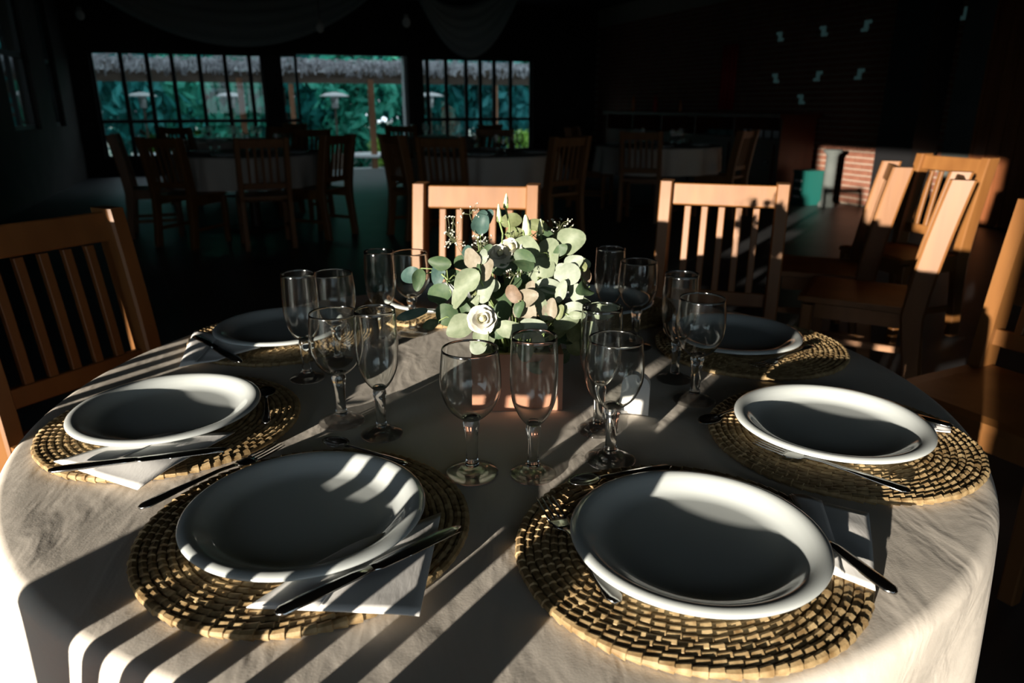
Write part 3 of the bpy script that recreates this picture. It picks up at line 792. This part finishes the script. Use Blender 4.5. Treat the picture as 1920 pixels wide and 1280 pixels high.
# roses
def petal_mesh(seed):
    vs = []; fs = []; n, m = 8, 5
    for i in range(n+1):
        for j in range(m+1):
            s = (i/n-.5)*2; t = j/m
            wd = math.radians(62)*(.45+.55*math.sin(PI*min(1, .25+.6*t)))
            r = .45+.55*math.sin(t*PI*.55)
            a = s*wd
            roll = .22*t**4*(1+.3*math.sin(3*s+seed))
            vs.append(((r+roll)*math.cos(a), (r+roll)*math.sin(a), t*1.15-.25*s*s*t-.15*roll+.03*math.sin(5*s+seed)*t))
    for i in range(n):
        for j in range(m):
            a = i*(m+1)+j; fs.append((a, a+m+1, a+m+2, a+1))
    mb = MB(); mb.v = vs; mb.f = fs; return mb.mesh('petal', 'petal', True, True)
PET = [petal_mesh(s) for s in range(3)]
def rose(cx, cy, rcrop, Y, tilt, label, open_=1.0):
    px, py = CR(cx, cy); c = ony(px, py, Y); r = rcrop/3.556/F_PX*1.08*Y*1.02
    e = empty('white_rose', c)
    axis = ((CAMV-c).normalized()*tilt+Vector((-.1, -.2, 1))*(1-tilt)).normalized()
    e.rotation_mode = 'QUATERNION'; e.rotation_quaternion = axis.to_track_quat('Z', 'Y')
    MB().ball((0, 0, r*.05), r*.30, 10, 6, (1, 1, 1.5)).obj('heart', 'petal_core', e, True)
    k = 0
    for (ring, num, tl, h) in ((.30, 3, -8, .62), (.46, 4, -2, .62), (.64, 5, 8, .60), (.84, 6, 22, .56), (1.0, 6, 42, .48)):
        for q in range(num):
            o = link('petal', PET[k % 3], e)
            a = 2*PI*q/num+ring*5+.2*math.sin(k)
            o.matrix_local = Matrix.Rotation(a, 4, 'Z') @ Matrix.Translation((0, 0, -r*.45)) @ Matrix.Rotation(math.radians(tl*open_), 4, 'Y') @ Matrix.Diagonal((r*ring*.95, r*ring*.95, r*h*1.15, 1)); k += 1
    st = MB().tube([(0, 0, -r*.3), (0, 0, -r*.5)], [r*.25, r*.12], 8); st.obj('calyx', 'stem_green', e, True)
    tag(e, label, 'flower', 'white roses')
rose(585, 915, 76, .975, .92, 'small cream white rose at the bouquet front left')
rose(775, 445, 82, 1.09, .40, 'large white rose near the bouquet top', 1.2)
rose(702, 478, 62, 1.08, .55, 'half hidden white rose left of the large top rose', 1.1)
# lisianthus buds
def bud(px0, py0, px1, py1, wpx, Y, label, root=(800, 400), twist=0.):
    a = ony(*CR(px0, py0), Y); b = ony(*CR(px1, py1), Y+.01); rr = wpx/3.556/F_PX*Y/2
    e = empty('flower_bud', a); d = (a-b); L = d.length; z = d.normalized()
    mb = MB(); x = z.orthogonal().normalized(); y = z.cross(x); path = []
    for (t, k) in ((0, .35), (.12, .8), (.35, 1.0), (.6, .85), (.85, .5), (1, .18)):
        tw = t*1.6; A = x*math.cos(tw)+y*math.sin(tw); B = z.cross(A); path.append((b-a+d*t, A, B, rr*k))
    mb.sweep(path, [(math.cos(2*PI*q/10)*(1+.14*(q % 2)), math.sin(2*PI*q/10)*(1+.14*(q % 2))) for q in range(10)])
    mb.obj('bud_petals', 'bud', e, True)
    s = MB(); r0 = ony(*CR(*root), Y+.01)-a
    s.tube([b-a+d*.02, (b-a)*.5+r0*.5+Vector((.003, 0, 0)), r0, Vector((HUB.x, HUB.y, TZ+.07))-a], [.0016, .0014, .0014, .0018], 6); s.obj('stem', 'stem_green', e, True)
    cx = MB()
    for q in range(4):
        t = 2*PI*q/4; o_ = (x*math.cos(t)+y*math.sin(t))*rr
        cx.tube([b-a, b-a+o_*1.2+d*.15, b-a+o_*1.25+d*.4], [.0012, .0014, .0004], 4)
    cx.obj('sepals', 'stem_green', e)
    tag(e, label, 'bud', 'upright flower buds')
bud(745, 80, 740, 180, 30, 1.10, 'tallest slim green bud above the bouquet', (765, 400))
bud(692, 150, 700, 275, 32, 1.09, 'slim green bud left of the tallest bud', (715, 420))
bud(872, 222, 885, 365, 58, 1.10, 'plump twisted cream bud right of the tall buds', (890, 430))
bud(972, 250, 975, 352, 40, 1.13, 'pale striped bud at the right of the cream bud', (960, 440))
# gypsophila
def gyp(cx, cy, wx, wy, num, Y, root, label, seed):
    rnd = random.Random(seed); e = empty('gypsophila_sprig', ony(*CR(*root), Y)); o0 = e.location.copy()
    st = MB(); bl = MB()
    fork = ony(*CR(cx, cy+wy*.6), Y)-o0
    st.tube([Vector((HUB.x, HUB.y, TZ+.08))-o0, Vector((0, 0, 0)), fork], .0007, 4)
    for q in range(num):
        p = ony(*CR(cx+rnd.uniform(-wx, wx), cy+rnd.uniform(-wy, wy)), Y+rnd.uniform(-.03, .03))-o0
        m_ = (fork+p)/2+Vector((rnd.uniform(-.006, .006), 0, rnd.uniform(-.006, .006)))
        st.tube([fork, m_, p], .00035, 4)
        for s in range(rnd.choice((1, 2, 3))):
            bl.ball(p+Vector((rnd.uniform(-.002, .002), rnd.uniform(-.002, .002), rnd.uniform(-.002, .002))), rnd.uniform(.0007, .0017), 6, 4)
    st.obj('stem', 'gyp_stem', e); b = bl.obj('blossoms', 'gyp', e, True); b['kind'] = 'stuff'
    tag(e, label, 'flower', 'sprigs of tiny white blossom')
gyp(400, 330, 75, 120, 26, 1.16, (470, 520), 'airy sprig of tiny blossoms at the bouquet left', 1)
gyp(500, 190, 60, 50, 9, 1.17, (560, 420), 'sparse airy sprig rising above the left leaves', 2)
gyp(580, 390, 70, 60, 18, 1.08, (650, 520), 'white speckled sprig in front of the left chair slat', 3)
gyp(1100, 290, 95, 40, 16, 1.17, (1000, 420), 'airy blossom sprig at the bouquet top right', 4)
gyp(800, 600, 80, 40, 8, 1.05, (760, 700), 'tiny white blossoms in the bouquet middle', 5)

# ================================================================== CHAIRS
CH_H, CH_W = .958, .40
def lean(z): # back lean of the posts
    return 0 if z < .42 else -.085*((z-.42)/.54)**1.35
def chair_proto():
    P = {}
    prof = [(-1, -.8), (-.8, -1), (.8, -1), (1, -.8), (1, .8), (.8, 1), (-.8, 1), (-1, .8)]
    mb = MB(); path = []
    for z in (0, .1, .25, .42, .52, .62, .72, .82, .90, CH_H):
        k = 1.0
        path.append(((0, lean(z)-(.05*(1-z/.42) if z < .42 else 0), z), (.0225, 0, 0), (0, .043 if z > .3 else .034, 0), k))
    mb.sweep(path, prof); P['back_post'] = mb.mesh('back_post', 'chair_wood', False, True)
    mb = MB(); mb.sweep([((0, 0, 0), (.02, 0, 0), (0, .02, 0), 1), ((0, 0, .425), (.023, 0, 0), (0, .023, 0), 1)], prof); P['front_leg'] = mb.mesh('front_leg', 'chair_wood', False, True)
    def rail(z0, z1, th):
        mb = MB(); pr = [(-1, -.7), (-.7, -1), (.7, -1), (1, -.7), (1, .7), (.7, 1), (-.7, 1), (-1, .7)]
        z = (z0+z1)/2; sl = (lean(z1)-lean(z0))/(z1-z0); zz = Vector((0, sl, 1)).normalized(); yy = Vector((0, 1, -sl)).normalized()
        h = (z1-z0)/2
        path = []
        for x in (-.181, .181): path.append(((x, lean(z), z), yy*th/2, zz*h, 1))
        mb.sweep(path, [(a, b) for (a, b) in [(-1, -.9), (-.75, -1), (.75, -1), (1, -.9), (1, .9), (.75, 1), (-.75, 1), (-1, .9)]]); return mb
    P['top_rail'] = rail(.872, .949, .030).mesh('top_rail', 'chair_wood', False, True)
    P['lower_rail'] = rail(.525, .575, .026).mesh('lower_rail', 'chair_wood', False, True)
    mb = MB(); path = []
    for z in (.57, .66, .75, .82, .870): path.append(((0, lean(z), z), (.0115, 0, 0), (0, .009, 0), 1))
    mb.sweep(path, prof); P['slat'] = mb.mesh('slat', 'chair_wood', False, True)
    mb = MB(); mb.sweep([((0, -.015, .447), (.215, 0, 0), (0, 0, .013), 1), ((0, .02, .445), (.215, 0, 0), (0, 0, .015), 1), ((0, .40, .447), (.22, 0, 0), (0, 0, .015), 1), ((0, .43, .445), (.215, 0, 0), (0, 0, .010), 1)], prof); P['seat'] = mb.mesh('seat', 'chair_wood', False, True)
    P['side_apron'] = MB().box((0, .19, .40), (.02, .34, .06)).mesh('side_apron', 'chair_wood')
    P['front_apron'] = MB().box((0, .39, .40), (.36, .02, .06)).mesh('front_apron', 'chair_wood')
    P['stretcher'] = MB().box((0, .18, .16), (.02, .38, .03)).mesh('stretcher', 'chair_wood')
    return P
CP = chair_proto()
def chair(x, y, face, label, group, top=True):
    """x,y: middle of the back's top edge on plan; face: direction (deg) the sitter looks"""
    f = math.radians(face); d = Vector((math.cos(f), math.sin(f)))
    k = .085 if top else 0
    e = empty('dining_chair', (x+d.x*k, y+d.y*k, 0), f-PI/2)
    for s in (-1, 1):
        link('back_post', CP['back_post'], e).location.x = s*CH_W/2
        o = link('front_leg', CP['front_leg'], e); o.location = (s*CH_W/2, .39, 0)
        link('side_apron', CP['side_apron'], e).location.x = s*CH_W/2
        link('stretcher', CP['stretcher'], e).location.x = s*CH_W/2
    for n_ in ('top_rail', 'lower_rail', 'seat', 'front_apron'): link(n_, CP[n_], e)
    for q in range(5): link('slat', CP['slat'], e).location.x = (q-2)*.0595
    tag(e, label, 'chair', group); return e
G1 = 'wooden chairs around the sunlit table'
chair(-.123, 2.56, -97, 'sunlit wooden slat chair directly behind the bouquet', G1)
chair(.762, 2.62, -108, 'sunlit wooden slat chair behind the far right plate', G1)
chair(-1.185, 1.767, -28, 'shaded orange brown slat chair at the left edge', G1)
chair(-.412, .232, 85, 'wooden slat chair at the front left, below the frame', G1)
chair(-1.165, .615, 18, 'wooden slat chair beside the left plate, outside the frame', G1)
chair(.50, -.02, 112, 'wooden slat chair at the front right, behind the camera', G1)
chair(1.28, .60, 156, 'wooden slat chair beside the right plate, outside the frame', G1)
chair(-.853, .018, -33, 'unseen wooden slat chair added to widen the front left shadow band', G1)  # added out of view, edge on to the sun, to broaden the post shadow
chair(1.62, 1.95, 207, 'dark wooden slat chair close at the right edge, lit patch on back', G1)
G2 = 'wooden chairs crowded at the right'
chair(1.80, 3.44, 160, 'brightly lit wooden chair seen edge on, left of the right group', G2)
chair(1.76, 2.86, 150, 'lit wooden chair with broad posts nearest in the right group', G2)
chair(2.42, 4.02, 200, 'half lit wooden chair at the back of the right group', G2)
chair(2.75, 3.15, 200, 'dark wooden chair at the right edge behind the group', G2)

# ================================================================== BACKGROUND TABLES
CLOTH2 = cloth('tablecloth', .74, .28, 15, 11, 144)
def bg_table(x, y, lab, chairs, gl):
    t = empty('round_table', (x, y, 0))
    MB().lathe([(0, TZ-.035), (.72, TZ-.035), (.72, TZ-.004), (0, TZ-.004)], 40).obj('tabletop', 'dark_wood', t)
    MB().lathe([(0, .03), (.05, .03), (.05, TZ-.035), (0, TZ-.035)], 16).obj('pedestal', 'dark_wood', t)
    MB().lathe([(0, 0), (.3, 0), (.28, .03), (0, .03)], 24).obj('base', 'dark_wood', t)
    tag(t, 'round pedestal table under the cloth of the '+lab, 'table', 'tables in the dark hall')
    o = link('tablecloth', CLOTH2); o.location = (x, y, 0); tag(o, 'pale cloth over the '+lab, 'tablecloth', 'cloths in the dark hall')
    for (cx, cy, fl) in chairs:
        chair(cx, cy, math.degrees(math.atan2(y-cy, x-cx)), fl+' at the '+lab, 'chairs in the dark hall')
    for i, (a, r, nm) in enumerate(gl):
        px, py = x+r*math.cos(math.radians(a)), y+r*math.sin(math.radians(a))
        if nm == 'plate':
            p = link('dinner_plate', PLATE); p.location = (px, py, TZ+.001); tag(p, 'pale plate on the %s, %s' % (lab, ('near side', 'left side', 'right side', 'far side')[int(((a % 360)+135) // 90 + 3) % 4]), 'plate', 'plates in the dark hall')
        else:
            glass(GOB if nm == 'gob' else FLU, px, py, TZ, 'small clear %s glinting on the %s of the %s' % ('goblet' if nm == 'gob' else 'flute', {-60: 'near side', -70: 'near side', 20: 'right side', 10: 'right side', 200: 'left side', 190: 'left side', 110: 'far side', 120: 'far side'}[a], lab), 'glinting glasses on the '+lab)
GLS = [(-95, .5, 'plate'), (-10, .5, 'plate'), (170, .5, 'plate'), (85, .5, 'plate'), (-60, .35, 'gob'), (-70, .30, 'flu'), (20, .35, 'gob'), (10, .28, 'flu'), (200, .35, 'gob'), (190, .28, 'flu'), (110, .35, 'gob'), (120, .28, 'flu')]
bg_table(-2.65, 7.45, 'far left hall table', [(-3.02, 6.35, 'dark chair with its back to the camera, left one'), (-2.12, 6.28, 'dark chair with its back to the camera, right one'), (-3.75, 7.0, 'dark chair on the left side'), (-1.62, 6.95, 'dark chair on the right side'), (-2.3, 8.6, 'dark chair on the far side')], GLS)
bg_table(-.25, 7.5, 'middle hall table', [(-.62, 6.38, 'dark chair with orange lit seat'), (-1.12, 6.9, 'tall dark chair on the left'), (.52, 6.55, 'dark chair on the right'), (-.2, 8.65, 'dark chair on the far side')], GLS)
bg_table(1.75, 8.9, 'right hall table', [(1.35, 7.8, 'dark chair with its back to the camera'), (2.6, 8.2, 'dark chair on the right'), (.75, 9.3, 'dark chair on the left')], GLS)
bg_table(-3.9, 10.4, 'window side hall table', [(-4.2, 9.3, 'dark chair with its back to the camera'), (-3.0, 9.75, 'dark chair on the right'), (-3.3, 11.4, 'dark chair on the far side')], GLS)
bg_table(-1.2, 11.2, 'table by the garden doorway', [(-1.5, 10.1, 'dark chair with its back to the camera'), (-.3, 10.5, 'dark chair on the right')], GLS)

# ================================================================== BAR
bar = empty('bar_counter', R(6.55, 7.85, 0), RA)
def bb(c0, c1, name, m='red_wood'):
    c = [(a+b)/2 for a, b in zip(c0, c1)]; d = [abs(b-a) for a, b in zip(c0, c1)]
    return MB().box(c, d).obj(name, m, bar)
bb((0, 0, 0), (.55, 4.9, .80), 'cabinet'); bb((-.08, -.05, 1.06), (.6, 4.95, 1.11), 'worktop'); bb((.5, 0, .8), (.55, 4.9, 1.06), 'back_panel')
for q in range(6): bb((0, q*.97, .8), (.5, q*.97+.04, 1.06), 'upright')
for q in range(5):
    dp = bb((-.018, .1+q*.97, .08), (0, .97+q*.97-.07, .72), 'door_panel')
    MB().ball((-.035, .2+q*.97, .5), .018, 10, 6).obj('knob', 'metal_grey', dp, True)
tag(bar, 'long reddish brown wooden bar counter along the brick wall', 'counter')
CUP = MB().lathe([(0, 0), (.024, 0), (.03, .10), (.028, .10), (.022, .005), (0, .005)], 14).mesh('tumbler', 'white_paint', True, True)
for q in range(9):
    o = link('tumbler', CUP); o.location = R(6.62+.03*(q % 2), 8.0+.085*q, .8006)
    tag(o, 'pale tumbler in the bar shelf row, %s from the right' % ('first', 'second', 'third', 'fourth', 'fifth', 'sixth', 'seventh', 'eighth', 'ninth')[q], 'tumbler', 'tumblers on the bar shelf')
DISH = MB().lathe([(0, 0), (.07, 0), (.11, .016), (.106, .018), (.068, .005), (0, .005)], 24).mesh('dish', 'teal_dish', True, True)
for st_ in range(3):
    for q in range(4):
        o = link('dish', DISH); o.location = R(6.75, 9.1+.26*st_, .8006+.0185*q)
        tag(o, 'teal dish, %s of the %s stack on the bar shelf' % (('bottom one', 'second from bottom', 'second from top', 'top one')[q], ('right', 'middle', 'left')[st_]), 'dish', 'stacked dishes on the bar shelf')
def bottle(u, v, z, m, lab, s=1):
    e = empty('bottle', R(u, v, z)); pr = [(0, 0), (.036, 0), (.038, .01), (.038, .16), (.032, .19), (.014, .22), (.013, .28), (0, .28)]
    MB().lathe([(a*s, b*s) for a, b in pr], 20).obj('body', m, e, True); MB().lathe([(0, .281*s), (.016*s, .281*s), (.016*s, .31*s), (0, .31*s)], 14).obj('cap', 'frame_black', e)
    tag(e, lab, 'bottle', 'bottles on the bar')
bottle(6.8, 12.2, 1.1106, 'orange_glass', 'amber bottle on the far end of the bar')
bottle(6.75, 11.35, 1.1106, 'red', 'red bottle on the bar, right of the amber one')
bottle(6.9, 10.8, 1.1106, 'orange_glass', 'small amber bottle at the middle of the bar', .7)
# red hanging cloth on the bricks
fl = MB(); n = 12; vs = []; fs = []
for lay in (0, 1):
    for i in range(n+1):
        for j in range(2):
            p = R(U1-.05-.02*math.sin(i*1.7)-.008*lay, 9.85+.36*i/n, 1.15+.95*j); vs.append(p)
m = (n+1)*2
for i in range(n): a = i*2; fs += [(a, a+2, a+3, a+1), (m+a, m+a+1, m+a+3, m+a+2), (a, m+a, m+a+2, a+2), (a+1, a+3, m+a+3, m+a+1)]
fs += [(0, 1, m+1, m), (2*n, m+2*n, m+2*n+1, 2*n+1)]
fl.add(vs, fs); o = fl.obj('wall_hanging', 'red', None, True); tag(o, 'dark red cloth hanging on the brick wall above the bar', 'wall hanging')
# green crate and pale post near the column
g = empty('green_crate', R(6.78, 7.52, 0), RA)
MB().box((0, 0, .2), (.26, .24, .40)).obj('body', 'green_box', g); MB().box((0, 0, .415), (.28, .26, .03)).obj('lid', 'green_box', g)
for z in (.1, .2, .3): MB().box((-.135, .02, z), (.01, .12, .03)).obj('label_plate', 'white_paint', g)
tag(g, 'green storage crate with pale marks beside the bar end', 'crate')
pp = empty('pedestal_post', R(6.85, 7.23, 0)); MB().lathe([(0, 0), (.10, 0), (.10, .04), (.07, .08), (.07, .62), (.09, .66), (0, .66)], 20).obj('shaft', 'plaster', pp, True)
MB().lathe([(0, .66), (.11, .66), (.11, .70), (0, .70)], 20).obj('cap', 'plaster', pp)
tag(pp, 'short pale grey post on the sunlit floor by the column', 'post')

# ================================================================== CEILING SWAGS
def swag(p0, p1, sag, wd, label, nfold=5):
    n, m = 28, 16; vs = []; fs = []
    d = (p1-p0); side = (Vector((-d.y, d.x, 0)).normalized()*.45+Vector((0, 0, .9)))
    for lay in (0, 1):
        for i in range(n+1):
            t = i/n; c = p0.lerp(p1, t); z = -sag*4*t*(1-t)
            for j in range(m+1):
                s = j/m-.5; spread = .35+.65*math.sin(PI*t)
                vs.append(c+side*(s+.5)*wd*spread+Vector((.02*math.cos(2*PI*nfold*s), -.03*math.cos(2*PI*nfold*s)-.004*lay, z)))
    q = (n+1)*(m+1)
    for i in range(n):
        for j in range(m):
            a = i*(m+1)+j; fs += [(a, a+1, a+m+2, a+m+1), (q+a, q+a+m+1, q+a+m+2, q+a+1)]
    for i in range(n):
        for j in (0, m):
            a = i*(m+1)+j; fs.append((a, a+m+1, q+a+m+1, q+a))
    for j in range(m):
        for i in (0, n):
            a = i*(m+1)+j; fs.append((a, q+a, q+a+1, a+1))
    mb = MB(); mb.add(vs, fs); o = mb.obj('ceiling_drape', 'swag', None, True); tag(o, label, 'drape', 'fabric swags under the ceiling')
swag(ony(150, -30, 10.2), ony(725, -30, 11.6), .80, .95, 'long pale fabric swag hanging below the dark ceiling')
swag(ony(770, -40, 10.5), ony(985, -35, 11.3), 1.0, .8, 'short pale fabric swag right of the long one')
# small pendant bulbs
for (px, py, lab) in ((150, 28, 'tiny pendant lamp at the upper left'), (600, 52, 'tiny pendant lamp above the far windows'), (762, 42, 'tiny pendant lamp between the two swags')):
    p = ony(px, py, 9.5); e = empty('pendant_lamp', p)
    MB().tube([(0, 0, .06), (0, 0, ZC-p.z)], .006, 6).obj('cord', 'frame_black', e)
    MB().ball((0, 0, 0), .05, 12, 8, (1, 1, 1.2)).obj('bulb', 'white_paint', e, True)
    MB().lathe([(0, .05), (.03, .05), (.025, .09), (0, .09)], 12).obj('cap', 'metal_grey', e)
    tag(e, lab, 'lamp', 'pendant lamps')

# ================================================================== GARDEN
struct('ground', MB().box((0, 20, -.95), (160, 160, .1)), 'ground', label='garden ground around the hall')
struct('terrace', rbox(MB(), -6, 14, V1+.25, 24, -.9, -.7), 'deck', label='pale paved garden terrace beyond the windows')
GZ = -.7
# pergola with thatched roof
pg = empty('pergola', R(1.5, 19.5, GZ), RA)
for u in (-5.6, -1.4, 1.55, 2.6, 6.2):
    MB().box((u, -1.2, 1.25), (.13, .13, 2.5)).obj('post', 'post_wood', pg)
for u in (-5.4, 0, 6.2): MB().box((u, 3.2, 1.25), (.13, .13, 2.5)).obj('post', 'post_wood', pg)
for v in (-1.2, 1.0, 3.2): MB().box((.5, v, 2.58), (14.5, .12, .12)).obj('beam', 'bark', pg)
u = -6.5
while u < 7.6: MB().box((u, 1.0, 2.72), (.09, 5.6, .1)).obj('rafter', 'bark', pg); u += .62
th = MB(); rnd = random.Random(9)
for q in range(2600):
    u, v = rnd.uniform(-6.8, 7.8), rnd.uniform(-1.9, 3.9)
    a = rnd.uniform(-.5, .5); L_ = rnd.uniform(.25, .6)
    th.box((0, 0, 0), (L_, .03, .012), Matrix.Translation((u, v, 2.80+rnd.uniform(0, .12))) @ Matrix.Rotation(a, 4, 'Z') @ Matrix.Rotation(rnd.uniform(-.2, .2), 4, 'Y'))
for q in range(700):
    u = rnd.uniform(-6.8, 7.8)
    th.box((0, 0, 0), (.03, .015, rnd.uniform(.12, .34)), Matrix.Translation((u, -1.95+rnd.uniform(-.1, .1), 2.70+rnd.uniform(-.05, .08))) @ Matrix.Rotation(rnd.uniform(-.5, .5), 4, 'Y'))
o = th.obj('thatch', 'thatch', pg, weld=False); o['kind'] = 'stuff'
tag(pg, 'timber pergola with ragged thatch roof on the terrace', 'pergola')
# patio heaters
def heater(px, Y, lab):
    p = ony(px, 180, Y); e = empty('patio_heater', (p.x, p.y, GZ)); H_ = p.z-GZ
    MB().lathe([(0, H_+.10), (.06, H_+.10), (.25, H_+.07), (.40, H_), (.40, H_-.012), (.24, H_+.05), (0, H_+.07)], 28).obj('reflector', 'white_paint', e, True)
    MB().lathe([(0, H_-.32), (.09, H_-.32), (.11, H_-.02), (.05, H_+.03), (0, H_+.03)], 18).obj('burner', 'metal_grey', e, True)
    MB().tube([(0, 0, .5), (0, 0, H_-.3)], .028, 10).obj('pole', 'bark', e)
    MB().lathe([(0, 0), (.23, 0), (.23, .05), (.19, .08), (.17, .6), (0, .62)], 20).obj('base', 'bark', e)
    tag(e, lab, 'heater', 'patio heaters')
heater(266, 21.0, 'leftmost mushroom patio heater outside the far window'); heater(432, 21.5, 'second mushroom patio heater from the left')
heater(627, 21.0, 'mushroom patio heater seen through the open doorway'); heater(806, 22.0, 'rightmost mushroom patio heater behind the dim window')
# outdoor tables
for i, (px, Y, lab) in enumerate(((300, 18.5, 'white garden table outside at the left'), (560, 18.0, 'white garden table outside the narrow window'), (700, 18.6, 'white garden table beyond the doorway'))):
    p = ony(px, 250, Y); e = empty('garden_table', (p.x, p.y, GZ))
    MB().lathe([(0, .70), (.7, .70), (.71, .73), (.7, .76), (0, .76)], 32).obj('top', 'white_paint', e); MB().lathe([(0, 0), (.25, 0), (.05, .05), (.05, .70), (0, .70)], 16).obj('pedestal', 'metal_grey', e)
    tag(e, lab, 'table', 'garden tables')
# trees and shrubs
def foliage(name, m, num, leaf, seed, sq=(1, 1, 1)):
    rnd = random.Random(seed); mb = MB()
    cl = []
    for _ in range(26):
        a = rnd.uniform(0, 2*PI); r = rnd.random()**.5*.8; z = rnd.uniform(-.85, .85); r *= math.sqrt(max(.1, 1-z*z*.8)); cl.append(Vector((r*math.cos(a), r*math.sin(a), z)))
    for _ in range(num):
        c = rnd.choice(cl); p = c+Vector((rnd.gauss(0, .17), rnd.gauss(0, .17), rnd.gauss(0, .16)))
        x = Vector((rnd.uniform(-1, 1), rnd.uniform(-1, 1), rnd.uniform(-1, 1))).normalized(); y = x.orthogonal().normalized()
        s = leaf*rnd.uniform(.6, 1.3); n_ = x.cross(y)*s*.12
        mb.add([p-x*s, p-y*s*.45+n_, p+x*s, p+y*s*.45+n_], [(0, 1, 2), (0, 2, 3)])
    return mb.mesh(name, m)
FO = {k: foliage('foliage', k, 2200, .10, i) for i, k in enumerate(('tree_a', 'tree_b', 'tree_c', 'tree_y'))}
def shrub(x, y, rx, rz, kind, lab, grp='garden trees beyond the windows', z0=GZ):
    e = empty('garden_tree', (x, y, z0), random.uniform(0, 6))
    o = link('foliage', FO[kind], e); o.scale = (rx, rx, rz); o.location.z = rz*1.02; o['kind'] = 'stuff'
    MB().tube([(0, 0, -.15), (.03, .02, rz*.6), (.0, .05, rz*1.2)], [.10, .08, .04], 8).obj('trunk', 'bark', e, True)
    tag(e, lab, 'tree', grp)
TREES = [(-1.9, 'tree_a', 2.3, 3.4, 'teal tree'), (-.2, 'tree_b', 2.0, 3.0, 'bright green tree'), (1.7, 'tree_a', 2.3, 3.6, 'dense teal tree'), (3.6, 'tree_b', 2.1, 3.1, 'green leafy tree'), (5.5, 'tree_a', 2.4, 3.6, 'broad teal tree'), (7.5, 'tree_c', 2.2, 3.2, 'dull teal tree'), (9.6, 'tree_b', 2.4, 3.5, 'fresh green tree'), (11.5, 'tree_a', 2.2, 3.3, 'tall teal tree'), (-4.2, 'tree_c', 2.4, 3.6, 'dark teal tree')]
order = ['third from the left', 'fourth from the left', 'behind the second heater', 'behind the narrow window', 'behind the open doorway', 'right of the doorway', 'behind the dim right window', 'at the far right of the garden', 'second from the left']
for (u, k_, rx, rz, d_), wh in zip(TREES, order):
    p = R(u*1.25-.6, 26.5+random.uniform(-.8, .8)); shrub(p.x, p.y, rx, rz, k_, d_+' growing '+wh)
for i, (u, k_, wh) in enumerate(((-3.6, 'tree_c', 'leftmost'), (-1.0, 'tree_a', 'second from left'), (1.5, 'tree_c', 'third from left'), (4.0, 'tree_a', 'third from right'), (6.5, 'tree_c', 'second from right'), (9.0, 'tree_a', 'rightmost'))):
    p = R(u*1.3, 30.5); shrub(p.x, p.y, 3.4, 5.0, k_, 'tall dark tree in the back row, '+wh)
for i, (px, Y, s, wh) in enumerate(((292, 24.2, .55, 'low yellow green shrub right of the leftmost heater'), (360, 24.5, .6, 'low yellow green shrub left of the second heater'), (395, 23.8, .45, 'small yellow green shrub by the second heater'), (715, 24.2, .5, 'small lime shrub beyond the open doorway'), (985, 24, .6, 'lime shrub behind the dim right window'))):
    p = ony(px, 215, Y); shrub(p.x, p.y, s, s*.9, 'tree_y', wh, 'low garden shrubs')
# tall hedge added beside the hall to keep low sun off terrace and side windows
for q in range(12):
    p = R(-6.0-.25*(q % 2), 5.5+q*1.95)
    e = empty('shade_hedge', (p.x, p.y, GZ), q*.7)
    for s_ in (0, 1):
        o = link('foliage', FO['tree_c' if (q+s_) % 2 else 'tree_a'], e); o.scale = (1.5, 1.5, 2.4); o.location = (.2*s_, .3*s_, 2.3); o.rotation_euler = (0, 0, s_*2.0); o['kind'] = 'stuff'
    MB().ball((0, 0, 2.1), 1.0, 10, 8, (1.0, 1.0, 2.1)).obj('shade_core', 'bark', e, True)  # solid core added so the sun cannot leak between the leaves
    tag(e, 'tall hedge shrub added for shade outside the left wall, %s from the near end' % ('first', 'second', 'third', 'fourth', 'fifth', 'sixth', 'seventh', 'eighth', 'ninth', 'tenth', 'eleventh', 'twelfth')[q], 'hedge', 'added hedge row shading the terrace')
